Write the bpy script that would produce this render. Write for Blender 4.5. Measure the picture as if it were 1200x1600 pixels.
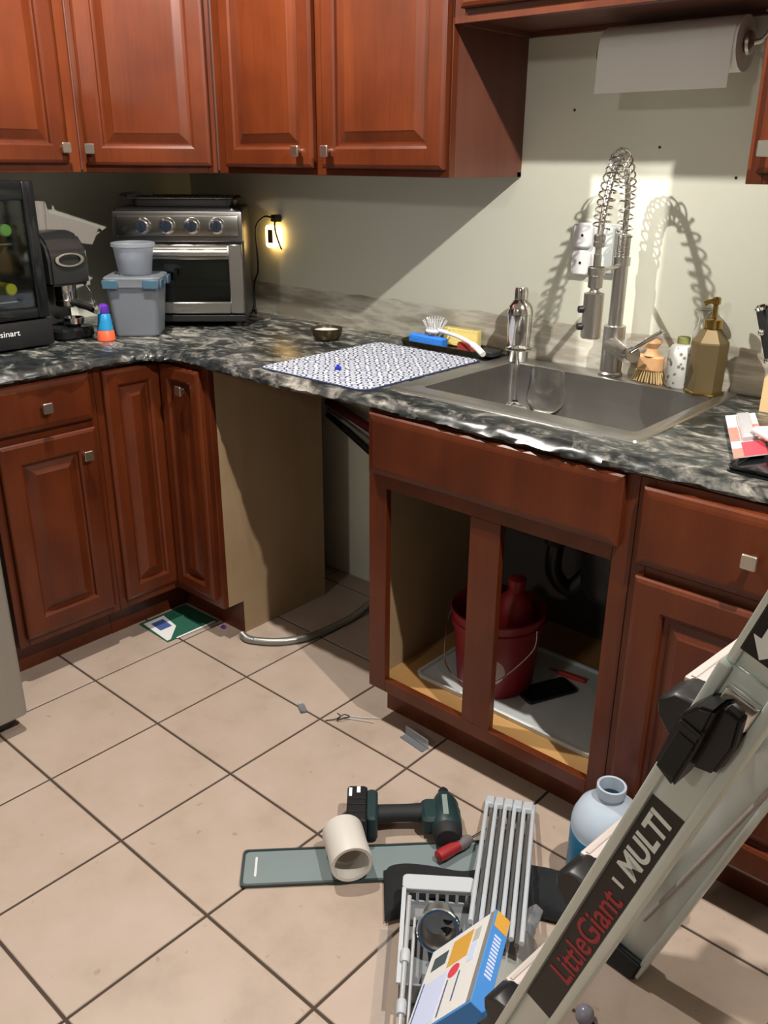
import bpy, bmesh, math, random
from mathutils import Vector, Matrix
random.seed(7)
for o in list(bpy.data.objects): bpy.data.objects.remove(o)
SC = bpy.context.scene
COL = SC.collection
PI = math.pi

# ------------------------------------------------------------------ camera, world, lamps and fill, exposure
cam_d = bpy.data.cameras.new('camera'); cam = bpy.data.objects.new('camera', cam_d); COL.objects.link(cam)
def cam_basis(yaw, pitch, roll):
    cy, sy, cp, sp = math.cos(yaw), math.sin(yaw), math.cos(pitch), math.sin(pitch)
    f = Vector((-sy*cp, cy*cp, -sp)); r0 = Vector((cy, sy, 0)); u0 = r0.cross(f)
    r = math.cos(roll)*r0 + math.sin(roll)*u0; u = -math.sin(roll)*r0 + math.cos(roll)*u0
    return r, u, f
r_, u_, f_ = cam_basis(0.727494, 0.382562, 0.006722)
cam.matrix_world = Matrix(((r_.x, u_.x, -f_.x, 1.76904), (r_.y, u_.y, -f_.y, -0.75775), (r_.z, u_.z, -f_.z, 1.41557), (0, 0, 0, 1)))
cam_d.sensor_fit = 'VERTICAL'; cam_d.sensor_height = 36.0; cam_d.lens = 1360.616/1600*36.0
cam_d.clip_start = 0.05; cam_d.clip_end = 50
SC.camera = cam
w_ = bpy.data.worlds.new('world'); SC.world = w_; w_.use_nodes = True
w_.node_tree.nodes['Background'].inputs[0].default_value = (0.9, 0.95, 1.0, 1)
w_.node_tree.nodes['Background'].inputs[1].default_value = 0.05
SC.view_settings.view_transform = 'Standard'; SC.view_settings.look = 'None'
SC.view_settings.gamma = 1.0; SC.view_settings.use_curve_mapping = False
SC.view_settings.exposure = 0.0
LIGHT_A = (1.81, 0.27, 2.41); LIGHT_B = (-0.07, 0.345, 2.41)
POWER_A, POWER_B = 195.0, 165.0
def lamp(name, loc, power, color, radius):
    d = bpy.data.lights.new(name, 'SPOT'); d.energy = power; d.color = color; d.shadow_soft_size = radius   # recessed lamp or added fill: shines down only
    d.spot_size = math.radians(172); d.spot_blend = 0.12
    o = bpy.data.objects.new(name, d); COL.objects.link(o); o.location = loc; return o
lamp('lamp_or_fill_light', LIGHT_A, POWER_A, (1.0, 0.945, 0.87), 0.018)
lamp('lamp_or_fill_light', LIGHT_B, POWER_B, (1.0, 0.945, 0.87), 0.018)
lamp('lamp_or_fill_light', (0.95, -2.7, 2.38), 68.0, (1.0, 0.95, 0.88), 0.12)  # unseen fill light, added to brighten the faces turned to the camera

# ------------------------------------------------------------------ materials
MATS = {}
def nt(m): return m.node_tree.nodes, m.node_tree.links
def pm(name, col, rough=0.5, metal=0.0, spec=0.5, trans=0.0, ior=1.45, emis=None, es=0.0, coat=0.0, var=0.0, vscale=12.0, bump=0.0, bscale=60.0, stretch=(1, 1, 1), alpha=1.0):
    if name in MATS: return MATS[name]
    m = bpy.data.materials.new(name); m.use_nodes = True; N, L = nt(m)
    b = N['Principled BSDF']
    b.inputs['Base Color'].default_value = (*col, 1); b.inputs['Roughness'].default_value = rough
    b.inputs['Metallic'].default_value = metal; b.inputs['Specular IOR Level'].default_value = spec
    b.inputs['Transmission Weight'].default_value = trans; b.inputs['IOR'].default_value = ior
    b.inputs['Coat Weight'].default_value = coat; b.inputs['Alpha'].default_value = alpha
    if emis: b.inputs['Emission Color'].default_value = (*emis, 1); b.inputs['Emission Strength'].default_value = es
    if var or bump:
        tc = N.new('ShaderNodeTexCoord'); mp = N.new('ShaderNodeMapping'); mp.inputs['Scale'].default_value = stretch
        L.new(tc.outputs['Object'], mp.inputs[0])
    if var:
        n = N.new('ShaderNodeTexNoise'); n.inputs['Scale'].default_value = vscale; n.inputs['Detail'].default_value = 5
        L.new(mp.outputs[0], n.inputs['Vector'])
        mx = N.new('ShaderNodeMix'); mx.data_type = 'RGBA'
        mx.inputs[6].default_value = (*[c*(1-var) for c in col], 1); mx.inputs[7].default_value = (*[min(1, c*(1+var)) for c in col], 1)
        L.new(n.outputs['Fac'], mx.inputs[0]); L.new(mx.outputs[2], b.inputs['Base Color'])
    if bump:
        n2 = N.new('ShaderNodeTexNoise'); n2.inputs['Scale'].default_value = bscale; n2.inputs['Detail'].default_value = 4
        L.new(mp.outputs[0], n2.inputs['Vector'])
        bp = N.new('ShaderNodeBump'); bp.inputs['Strength'].default_value = bump; bp.inputs['Distance'].default_value = 0.004
        L.new(n2.outputs['Fac'], bp.inputs['Height']); L.new(bp.outputs[0], b.inputs['Normal'])
    MATS[name] = m; return m
def ramp(N, pts):
    r = N.new('ShaderNodeValToRGB'); e = r.color_ramp.elements
    while len(e) < len(pts): e.new(0.5)
    for k, (p, c) in enumerate(pts): e[k].position = p; e[k].color = (*c, 1)
    return r
def wood_mat(name, a, b, c, rough=0.33, grain=(9, 9, 1.2)):
    m = bpy.data.materials.new(name); m.use_nodes = True; N, L = nt(m); p = N['Principled BSDF']
    tc = N.new('ShaderNodeTexCoord'); oi = N.new('ShaderNodeObjectInfo')
    ad = N.new('ShaderNodeVectorMath'); ad.operation = 'ADD'; sc = N.new('ShaderNodeVectorMath'); sc.operation = 'SCALE'
    cb = N.new('ShaderNodeCombineXYZ'); L.new(oi.outputs['Random'], cb.inputs[0]); L.new(oi.outputs['Random'], cb.inputs[1])
    L.new(cb.outputs[0], sc.inputs[0]); sc.inputs['Scale'].default_value = 7.0
    L.new(tc.outputs['Object'], ad.inputs[0]); L.new(sc.outputs[0], ad.inputs[1])
    mp = N.new('ShaderNodeMapping'); mp.inputs['Scale'].default_value = grain; L.new(ad.outputs[0], mp.inputs[0])
    n1 = N.new('ShaderNodeTexNoise'); n1.inputs['Scale'].default_value = 1.0; n1.inputs['Detail'].default_value = 4; n1.inputs['Distortion'].default_value = 0.6
    L.new(mp.outputs[0], n1.inputs['Vector'])
    n2 = N.new('ShaderNodeTexNoise'); n2.inputs['Scale'].default_value = 5.0; n2.inputs['Detail'].default_value = 3
    L.new(ad.outputs[0], n2.inputs['Vector'])
    mp3 = N.new('ShaderNodeMapping'); mp3.inputs['Scale'].default_value = (grain[0]*22, grain[1]*22, grain[2]*5); L.new(ad.outputs[0], mp3.inputs[0])
    n3 = N.new('ShaderNodeTexNoise'); n3.inputs['Scale'].default_value = 1.0; n3.inputs['Detail'].default_value = 2; L.new(mp3.outputs[0], n3.inputs['Vector'])
    mx = N.new('ShaderNodeMix'); mx.inputs[0].default_value = 0.5; L.new(n1.outputs['Fac'], mx.inputs[2]); L.new(n2.outputs['Fac'], mx.inputs[3])
    mx2 = N.new('ShaderNodeMix'); mx2.inputs[0].default_value = 0.16; L.new(mx.outputs[0], mx2.inputs[2]); L.new(n3.outputs['Fac'], mx2.inputs[3])
    r = ramp(N, [(0.32, a), (0.5, b), (0.68, c)]); L.new(mx2.outputs[0], r.inputs[0])
    L.new(r.outputs[0], p.inputs['Base Color']); p.inputs['Roughness'].default_value = rough
    p.inputs['Coat Weight'].default_value = 0.06; p.inputs['Coat Roughness'].default_value = 0.25; p.inputs['Specular IOR Level'].default_value = 0.38
    MATS[name] = m; return m
CHERRY = wood_mat('cherry_wood', (0.052, 0.0096, 0.0028), (0.088, 0.0172, 0.0044), (0.126, 0.0275, 0.0070))
VENEER = wood_mat('cherry_veneer', (0.085, 0.027, 0.017), (0.11, 0.036, 0.022), (0.13, 0.046, 0.028), 0.45, (30, 30, 1.0))
PLY = wood_mat('beige_panel', (0.25, 0.17, 0.095), (0.30, 0.21, 0.12), (0.34, 0.245, 0.148), 0.6, (12, 12, 0.8))
PINE = wood_mat('yellow_board', (0.34, 0.18, 0.06), (0.42, 0.235, 0.085), (0.47, 0.28, 0.11), 0.5, (1.2, 9, 9))
BLOCKW = wood_mat('pale_block_wood', (0.62, 0.42, 0.20), (0.70, 0.50, 0.26), (0.75, 0.56, 0.32), 0.5, (14, 14, 1.5))
BRUSHW = wood_mat('beech_wood', (0.52, 0.29, 0.13), (0.60, 0.35, 0.17), (0.66, 0.40, 0.21), 0.5)

def granite():
    m = bpy.data.materials.new('black_granite'); m.use_nodes = True; N, L = nt(m); p = N['Principled BSDF']
    tc = N.new('ShaderNodeTexCoord'); mp = N.new('ShaderNodeMapping'); mp.inputs['Scale'].default_value = (5.0, 9.0, 9.0); mp.inputs['Rotation'].default_value = (0, 0, 0.5)
    L.new(tc.outputs['Object'], mp.inputs[0])
    n = N.new('ShaderNodeTexNoise'); n.inputs['Scale'].default_value = 1.9; n.inputs['Detail'].default_value = 9; n.inputs['Roughness'].default_value = 0.66; n.inputs['Distortion'].default_value = 1.6
    L.new(mp.outputs[0], n.inputs['Vector'])
    n2 = N.new('ShaderNodeTexNoise'); n2.inputs['Scale'].default_value = 55; n2.inputs['Detail'].default_value = 4; L.new(tc.outputs['Object'], n2.inputs['Vector'])
    n3 = N.new('ShaderNodeTexNoise'); n3.inputs['Scale'].default_value = 2.6; n3.inputs['Detail'].default_value = 2; L.new(tc.outputs['Object'], n3.inputs['Vector'])
    a1 = N.new('ShaderNodeMath'); a1.operation = 'MULTIPLY_ADD'; L.new(n2.outputs['Fac'], a1.inputs[0]); a1.inputs[1].default_value = 0.28; L.new(n.outputs['Fac'], a1.inputs[2])
    a2 = N.new('ShaderNodeMath'); a2.operation = 'MULTIPLY_ADD'; L.new(n3.outputs['Fac'], a2.inputs[0]); a2.inputs[1].default_value = 0.35; L.new(a1.outputs[0], a2.inputs[2])
    r = ramp(N, [(0.66, (0.006, 0.008, 0.009)), (0.80, (0.020, 0.024, 0.024)), (0.89, (0.11, 0.107, 0.096)), (1.0, (0.30, 0.29, 0.25))])
    L.new(a2.outputs[0], r.inputs[0]); L.new(r.outputs[0], p.inputs['Base Color'])
    p.inputs['Roughness'].default_value = 0.28; p.inputs['Specular IOR Level'].default_value = 0.6
    bp = N.new('ShaderNodeBump'); bp.inputs['Strength'].default_value = 0.08; bp.inputs['Distance'].default_value = 0.002
    L.new(n.outputs['Fac'], bp.inputs['Height']); L.new(bp.outputs[0], p.inputs['Normal'])
    MATS['granite'] = m; return m
GRANITE = granite()
def wall_mat(name, strip):
    m = bpy.data.materials.new(name); m.use_nodes = True; N, L = nt(m); p = N['Principled BSDF']
    tc = N.new('ShaderNodeTexCoord'); n = N.new('ShaderNodeTexNoise'); n.inputs['Scale'].default_value = 3; n.inputs['Detail'].default_value = 6; L.new(tc.outputs['Object'], n.inputs['Vector'])
    r = ramp(N, [(0.3, (0.655, 0.665, 0.56)), (0.7, (0.695, 0.705, 0.60))]); L.new(n.outputs['Fac'], r.inputs[0])
    out = r.outputs[0]
    if strip:   # where the old backsplash was pulled off: bare scuffed plaster, ragged upper edge
        mp = N.new('ShaderNodeMapping'); mp.inputs['Scale'].default_value = (5, 5, 26); L.new(tc.outputs['Object'], mp.inputs[0])
        n4 = N.new('ShaderNodeTexNoise'); n4.inputs['Scale'].default_value = 1; n4.inputs['Detail'].default_value = 5; L.new(mp.outputs[0], n4.inputs['Vector'])
        r4 = ramp(N, [(0.38, (0.36, 0.32, 0.255)), (0.50, (0.54, 0.52, 0.43)), (0.56, (0.66, 0.65, 0.56)), (0.66, (0.45, 0.41, 0.34))]); L.new(n4.outputs['Fac'], r4.inputs[0])
        sp = N.new('ShaderNodeSeparateXYZ'); L.new(tc.outputs['Object'], sp.inputs[0])
        n5 = N.new('ShaderNodeTexNoise'); n5.inputs['Scale'].default_value = 9; n5.inputs['Detail'].default_value = 3; L.new(tc.outputs['Object'], n5.inputs['Vector'])
        ma = N.new('ShaderNodeMath'); ma.operation = 'MULTIPLY_ADD'; L.new(n5.outputs['Fac'], ma.inputs[0]); ma.inputs[1].default_value = 0.02; ma.inputs[2].default_value = 1.005
        lt = N.new('ShaderNodeMath'); lt.operation = 'LESS_THAN'; L.new(sp.outputs['Z'], lt.inputs[0]); L.new(ma.outputs[0], lt.inputs[1])
        mx = N.new('ShaderNodeMix'); mx.data_type = 'RGBA'; gt = N.new('ShaderNodeMath'); gt.operation = 'GREATER_THAN'; gt.inputs[1].default_value = 0.895; L.new(sp.outputs['Z'], gt.inputs[0])
        mu = N.new('ShaderNodeMath'); mu.operation = 'MULTIPLY'; L.new(lt.outputs[0], mu.inputs[0]); L.new(gt.outputs[0], mu.inputs[1]); L.new(mu.outputs[0], mx.inputs[0]); L.new(out, mx.inputs[6]); L.new(r4.outputs[0], mx.inputs[7]); out = mx.outputs[2]
    L.new(out, p.inputs['Base Color']); p.inputs['Roughness'].default_value = 0.55
    return m
WALLP = wall_mat('wall_paint', False); WALLS = wall_mat('wall_paint_scuffed', True)
def tile_mat():
    m = bpy.data.materials.new('ceramic_tile'); m.use_nodes = True; N, L = nt(m); p = N['Principled BSDF']
    tc = N.new('ShaderNodeTexCoord'); oi = N.new('ShaderNodeObjectInfo'); geo = N.new('ShaderNodeNewGeometry')
    n = N.new('ShaderNodeTexNoise'); n.inputs['Scale'].default_value = 5.5; n.inputs['Detail'].default_value = 7; n.inputs['Roughness'].default_value = 0.6; L.new(geo.outputs['Position'], n.inputs['Vector'])
    ad = N.new('ShaderNodeMath'); ad.operation = 'MULTIPLY_ADD'; L.new(oi.outputs['Random'], ad.inputs[0]); ad.inputs[1].default_value = 0.14; L.new(n.outputs['Fac'], ad.inputs[2])
    r = ramp(N, [(0.36, (0.335, 0.258, 0.205)), (0.55, (0.395, 0.31, 0.25)), (0.78, (0.43, 0.34, 0.285))]); L.new(ad.outputs[0], r.inputs[0])
    n2 = N.new('ShaderNodeTexNoise'); n2.inputs['Scale'].default_value = 34; n2.inputs['Detail'].default_value = 2; L.new(geo.outputs['Position'], n2.inputs['Vector'])
    r2 = ramp(N, [(0.70, (1, 1, 1)), (0.76, (0.62, 0.55, 0.48))]); L.new(n2.outputs['Fac'], r2.inputs[0])
    mx = N.new('ShaderNodeMix'); mx.data_type = 'RGBA'; mx.blend_type = 'MULTIPLY'; mx.inputs[0].default_value = 0.6; L.new(r.outputs[0], mx.inputs[6]); L.new(r2.outputs[0], mx.inputs[7])
    L.new(mx.outputs[2], p.inputs['Base Color']); p.inputs['Roughness'].default_value = 0.42
    return m
TILE = tile_mat()
GROUT = pm('dark_grout', (0.055, 0.036, 0.026), 0.9, var=0.3)
STEEL = pm('brushed_steel', (0.55, 0.53, 0.50), 0.30, 1.0, bump=0.05, bscale=40, stretch=(1, 1, 30))
SINKST = pm('sink_steel', (0.40, 0.39, 0.375), 0.36, 1.0, var=0.12, vscale=8, stretch=(1, 6, 6))
CHROME = pm('chrome', (0.75, 0.73, 0.70), 0.12, 1.0)
NICKEL = pm('brushed_nickel', (0.60, 0.56, 0.49), 0.32, 1.0)
DARKST = pm('dark_steel', (0.16, 0.155, 0.15), 0.35, 1.0)
FRIDGE = pm('fridge_steel', (0.34, 0.335, 0.31), 0.45, 0.6, var=0.06, vscale=3, stretch=(20, 20, 1))
ALU = pm('ladder_aluminium', (0.66, 0.72, 0.69), 0.40, 0.45, var=0.10, vscale=6, stretch=(3, 3, 1))
ALUT = pm('tread_aluminium', (0.40, 0.355, 0.335), 0.5, 0.2, var=0.12, vscale=30, stretch=(8, 1, 8))
BLACK = pm('black_plastic', (0.012, 0.012, 0.013), 0.38)
BLACKG = pm('black_gloss', (0.008, 0.009, 0.010), 0.12)
RUBBER = pm('black_rubber', (0.010, 0.012, 0.013), 0.7)
CLOTHB = pm('black_cloth', (0.010, 0.011, 0.013), 0.95, var=0.3, bump=0.6, bscale=90)
WHITE = pm('white_plastic', (0.62, 0.62, 0.62), 0.4)
PAPER = pm('white_paper', (0.66, 0.66, 0.645), 0.9, bump=0.15, bscale=120)
PVC = pm('pvc_white', (0.56, 0.53, 0.49), 0.45, var=0.06)
GREYP = pm('grey_plastic', (0.17, 0.215, 0.22), 0.42, var=0.08)
GREYL = pm('pale_grey_plastic', (0.44, 0.47, 0.50), 0.45)
GREYD = pm('slate_grey_plastic', (0.20, 0.215, 0.225), 0.5)
TOOLG = pm('dark_teal_plastic', (0.012, 0.032, 0.034), 0.45, var=0.2)
REDP = pm('red_plastic', (0.30, 0.018, 0.022), 0.4)
REDB = pm('bucket_red', (0.22, 0.008, 0.016), 0.45)
GOLD = pm('antique_gold', (0.15, 0.11, 0.05), 0.45, 0.5, var=0.1)
BRASS = pm('bright_brass', (0.42, 0.29, 0.09), 0.22, 1.0)
GLASS = pm('clear_glass', (1, 1, 1), 0.02, trans=1.0, ior=1.45)
CLEARP = pm('clear_plastic', (0.93, 0.94, 0.95), 0.12, trans=0.92, ior=1.3)
FROST = pm('frosted_plastic', (0.58, 0.62, 0.68), 0.35, trans=0.80, ior=1.2)
JUGP = pm('milky_plastic', (0.58, 0.67, 0.78), 0.38, trans=0.35, ior=1.2)
BLUEF = pm('blue_fluid', (0.03, 0.22, 0.42), 0.3, trans=0.25, ior=1.33)
TEALL = pm('slate_blue_latch', (0.05, 0.11, 0.16), 0.45)
BLUEB = pm('blue_card', (0.06, 0.24, 0.62), 0.5)
BLUEI = pm('sponge_blue', (0.02, 0.17, 0.62), 0.9, var=.5, vscale=260, bump=0.5, bscale=200)
CAPBLUE = pm('cap_blue', (0.01, 0.02, 0.42), 0.4)
YELLOWS = pm('sponge_yellow', (0.72, 0.58, 0.20), 0.95, bump=0.4, bscale=160)
ORANGEP = pm('orange_plastic', (0.75, 0.12, 0.05), 0.4)
CYANP = pm('cyan_plastic', (0.02, 0.24, 0.50), 0.35)
PURPLE = pm('purple_plastic', (0.09, 0.02, 0.32), 0.35)
GREENF = pm('green_foil', (0.25, 0.62, 0.10), 0.4)
YELF = pm('yellow_foil', (0.70, 0.66, 0.03), 0.4)
BOTTLEG = pm('dark_bottle_glass', (0.02, 0.035, 0.02), 0.1)
BRISTLE = pm('tan_bristle', (0.62, 0.46, 0.22), 0.9)
PINKP = pm('red_card', (0.72, 0.06, 0.09), 0.5)
SALMON = pm('salmon_card', (0.75, 0.22, 0.18), 0.5)
ORANGEC = pm('orange_print', (0.62, 0.33, 0.05), 0.6)
REDC = pm('red_print', (0.62, 0.05, 0.07), 0.6)
NAVYC = pm('navy_print', (0.05, 0.09, 0.26), 0.6)
PALEB = pm('pale_blue_print', (0.55, 0.62, 0.85), 0.6)
LABELK = pm('black_label', (0.014, 0.012, 0.011), 0.4)
LABELW = pm('white_print', (0.85, 0.88, 0.86), 0.5)
LABELR = pm('crimson_print', (0.42, 0.03, 0.045), 0.5)
GREENC = pm('green_card', (0.02, 0.10, 0.065), 0.5)
HOSEM = pm('metal_hose', (0.30, 0.30, 0.28), 0.4, 0.8)
CEIL = pm('ceiling_paint', (0.62, 0.61, 0.59), 0.9)
MATW = pm('white_mat', (0.62, 0.66, 0.66), 0.55, var=0.1)
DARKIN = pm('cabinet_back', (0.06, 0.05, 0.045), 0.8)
BULB = pm('bulb_glow', (1, 1, 1), 0.5, emis=(1.0, 0.9, 0.75), es=6.0)
NIGHT = pm('night_light_glow', (0.9, 0.7, 0.35), 0.4, emis=(1.0, 0.62, 0.20), es=8.0)
def smoked():
    m = bpy.data.materials.new('smoked_glass'); m.use_nodes = True; N, L = nt(m); N.remove(N['Principled BSDF'])
    t = N.new('ShaderNodeBsdfTransparent'); t.inputs[0].default_value = (0.80, 0.83, 0.81, 1); g = N.new('ShaderNodeBsdfGlossy'); g.inputs['Roughness'].default_value = 0.04; g.inputs[0].default_value = (0.8, 0.85, 0.85, 1)
    f = N.new('ShaderNodeFresnel'); f.inputs[0].default_value = 1.6; mx = N.new('ShaderNodeMixShader')
    L.new(f.outputs[0], mx.inputs[0]); L.new(t.outputs[0], mx.inputs[1]); L.new(g.outputs[0], mx.inputs[2]); L.new(mx.outputs[0], N['Material Output'].inputs[0]); return m
SMOKED = smoked()
def film():
    m = bpy.data.materials.new('clear_film'); m.use_nodes = True; N, L = nt(m); p = N['Principled BSDF']; p.inputs['Base Color'].default_value = (.7, .72, .72, 1); p.inputs['Roughness'].default_value = .15
    t = N.new('ShaderNodeBsdfTransparent'); mx = N.new('ShaderNodeMixShader'); mx.inputs[0].default_value = .08
    L.new(t.outputs[0], mx.inputs[1]); L.new(p.outputs[0], mx.inputs[2]); L.new(mx.outputs[0], N['Material Output'].inputs[0]); return m
FILM = film()
def mat_pattern():
    m = bpy.data.materials.new('navy_pattern_fabric'); m.use_nodes = True; N, L = nt(m); p = N['Principled BSDF']
    tc = N.new('ShaderNodeTexCoord')
    mp = N.new('ShaderNodeMapping'); mp.inputs['Scale'].default_value = (26, 26, 1); L.new(tc.outputs['Object'], mp.inputs[0])
    v = N.new('ShaderNodeTexVoronoi'); v.feature = 'F1'; v.inputs['Scale'].default_value = 1.0; v.inputs['Randomness'].default_value = 0.15; L.new(mp.outputs[0], v.inputs['Vector'])
    w = N.new('ShaderNodeMath'); w.operation = 'MULTIPLY'; L.new(v.outputs['Distance'], w.inputs[0]); w.inputs[1].default_value = 21.0
    s = N.new('ShaderNodeMath'); s.operation = 'SINE'; L.new(w.outputs[0], s.inputs[0])
    n = N.new('ShaderNodeTexNoise'); n.inputs['Scale'].default_value = 160; L.new(tc.outputs['Object'], n.inputs['Vector'])
    a = N.new('ShaderNodeMath'); a.operation = 'MULTIPLY_ADD'; L.new(n.outputs['Fac'], a.inputs[0]); a.inputs[1].default_value = 1.6; L.new(s.outputs[0], a.inputs[2])
    r = ramp(N, [(0.25, (0.02, 0.03, 0.085)), (0.55, (0.44, 0.46, 0.50))]); L.new(a.outputs[0], r.inputs[0])
    L.new(r.outputs[0], p.inputs['Base Color']); p.inputs['Roughness'].default_value = 0.9; return m
MATPAT = mat_pattern()
def terrazzo():
    m = bpy.data.materials.new('terrazzo_print'); m.use_nodes = True; N, L = nt(m); p = N['Principled BSDF']
    tc = N.new('ShaderNodeTexCoord'); v = N.new('ShaderNodeTexVoronoi'); v.inputs['Scale'].default_value = 70; L.new(tc.outputs['Object'], v.inputs['Vector'])
    r = ramp(N, [(0.0, (0.10, 0.10, 0.09)), (0.27, (0.24, 0.22, 0.20)), (0.34, (0.58, 0.59, 0.56))]); L.new(v.outputs['Distance'], r.inputs[0])
    L.new(r.outputs[0], p.inputs['Base Color']); p.inputs['Roughness'].default_value = 0.4; return m
TERR = terrazzo()

# ------------------------------------------------------------------ mesh helpers
def ob(name, bm, mat, parent=None, smooth=False, loc=None, rot=None):
    bmesh.ops.recalc_face_normals(bm, faces=bm.faces)
    me = bpy.data.meshes.new(name); bm.to_mesh(me); bm.free(); me.materials.append(mat)
    if smooth:
        for p in me.polygons: p.use_smooth = True
    o = bpy.data.objects.new(name, me); COL.objects.link(o)
    if parent: o.parent = parent
    if loc: o.location = loc
    if rot: o.rotation_euler = rot
    if smooth and smooth != 2:
        try: me.set_sharp_from_angle(angle=math.radians(38))
        except Exception: pass
    return o
def tag(o, label, cat=None, group=None, kind=None):
    if label: o['label'] = label
    if cat: o['category'] = cat
    if group: o['group'] = group
    if kind: o['kind'] = kind
    return o
def thing(name, label, cat, loc=(0, 0, 0), rz=0.0, group=None):
    o = bpy.data.objects.new(name, None); COL.objects.link(o); o.empty_display_size = 0.05
    o.location = loc; o.rotation_euler = (0, 0, rz); return tag(o, label, cat, group)
def B(): return bmesh.new()
def box(bm, x0, x1, y0, y1, z0, z1, bev=0.0, seg=2, M=None):
    v = [bm.verts.new(c) for c in ((x0, y0, z0), (x1, y0, z0), (x1, y1, z0), (x0, y1, z0), (x0, y0, z1), (x1, y0, z1), (x1, y1, z1), (x0, y1, z1))]
    f = [bm.faces.new([v[i] for i in q]) for q in ((3, 2, 1, 0), (4, 5, 6, 7), (0, 1, 5, 4), (1, 2, 6, 5), (2, 3, 7, 6), (3, 0, 4, 7))]
    vs = set(v)
    if bev:
        e = {e for x in f for e in x.edges}
        r = bmesh.ops.bevel(bm, geom=list(e), offset=bev, segments=seg, affect='EDGES', profile=0.5)
        vs = {x for fc in r['faces'] for x in fc.verts} | {x for x in v if x.is_valid}
    if M: bmesh.ops.transform(bm, matrix=M, verts=list(vs))
    return bm
def ring_loft(bm, rings, cap0=True, cap1=True, closed=True):
    vs = [[bm.verts.new(p) for p in r] for r in rings]
    n = len(rings[0])
    for a, b in zip(vs, vs[1:]):
        for i in range(n if closed else n-1):
            try: bm.faces.new((a[i], a[(i+1) % n], b[(i+1) % n], b[i]))
            except ValueError: pass
    if cap0: bm.faces.new(vs[0][::-1])
    if cap1: bm.faces.new(vs[-1])
    return vs
def frame_of(d):
    d = d.normalized(); a = Vector((0, 0, 1)) if abs(d.z) < 0.9 else Vector((1, 0, 0))
    x = a.cross(d).normalized(); return x, d.cross(x)
def cyl(bm, p0, p1, r0, r1=None, seg=20, caps=(True, True)):
    p0, p1 = Vector(p0), Vector(p1); r1 = r0 if r1 is None else r1; x, y = frame_of(p1-p0)
    c = [(math.cos(2*PI*i/seg), math.sin(2*PI*i/seg)) for i in range(seg)]
    ring_loft(bm, [[p0+x*(r0*a)+y*(r0*b) for a, b in c], [p1+x*(r1*a)+y*(r1*b) for a, b in c]], *caps); return bm
def lathe(bm, prof, seg=28, o=(0, 0, 0), d=(0, 0, 1), cap0=True, cap1=True, n=None, phase=0.0):
    o = Vector(o); d = Vector(d).normalized()
    if d.z > 0.999: x, y = Vector((1, 0, 0)), Vector((0, 1, 0))
    else: x, y = frame_of(d)
    ring_loft(bm, [[o+d*z+x*(r*math.cos(2*PI*i/seg+phase))+y*(r*math.sin(2*PI*i/seg+phase)) for i in range(seg)] for r, z in prof], cap0, cap1); return bm
def spline(pts, n=8):
    P = [Vector(p) for p in pts]; out = []
    for i in range(len(P)-1):
        p0 = P[max(i-1, 0)]; p1 = P[i]; p2 = P[i+1]; p3 = P[min(i+2, len(P)-1)]
        for k in range(n):
            t = k/n; out.append(0.5*((2*p1)+(p2-p0)*t+(2*p0-5*p1+4*p2-p3)*t*t+(3*p1-p0-3*p2+p3)*t**3))
    return out+[P[-1]]
def tube(bm, pts, r, seg=10, caps=True):
    P = [Vector(p) for p in pts]; rs = r if isinstance(r, (list, tuple)) else [r]*len(P)
    t = [(P[min(i+1, len(P)-1)]-P[max(i-1, 0)]).normalized() for i in range(len(P))]
    x, _ = frame_of(t[0]); rings = []
    for i in range(len(P)):
        x = (x-t[i]*x.dot(t[i])).normalized(); y = t[i].cross(x)
        rings.append([P[i]+x*(rs[i]*math.cos(2*PI*k/seg))+y*(rs[i]*math.sin(2*PI*k/seg)) for k in range(seg)])
    ring_loft(bm, rings, caps, caps); return bm
def prism(bm, poly, z0, z1, M=None):
    a = [bm.verts.new((p[0], p[1], z0)) for p in poly]; b = [bm.verts.new((p[0], p[1], z1)) for p in poly]; n = len(poly)
    bm.faces.new(a[::-1]); bm.faces.new(b)
    for i in range(n): bm.faces.new((a[i], a[(i+1) % n], b[(i+1) % n], b[i]))
    if M: bmesh.ops.transform(bm, matrix=M, verts=a+b)
    return bm
def rrect(x0, x1, y0, y1, r, n=5):
    out = []
    for cx, cy, a0 in ((x1-r, y1-r, 0), (x0+r, y1-r, PI/2), (x0+r, y0+r, PI), (x1-r, y0+r, 1.5*PI)):
        out += [(cx+r*math.cos(a0+PI/2*k/n), cy+r*math.sin(a0+PI/2*k/n)) for k in range(n+1)]
    return out
def rprism(bm, x0, x1, y0, y1, z0, z1, r, bev=0.0, M=None):
    R = []
    for z, i in ((z0, bev), (z0+bev, 0), (z1-bev, 0), (z1, bev)) if bev else ((z0, 0), (z1, 0)):
        R.append([Vector((x, y, z)) for x, y in rrect(x0+i, x1-i, y0+i, y1-i, max(r-i, 0.0005))])
    vs = ring_loft(bm, R)
    if M: bmesh.ops.transform(bm, matrix=M, verts=[v for q in vs for v in q])
    return bm
def basis(o, x, y, z=None):
    x = Vector(x).normalized(); y = Vector(y); y = (y-x*y.dot(x)).normalized(); z = x.cross(y)
    return Matrix(((x.x, y.x, z.x, o[0]), (x.y, y.y, z.y, o[1]), (x.z, y.z, z.z, o[2]), (0, 0, 0, 1)))
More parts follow.
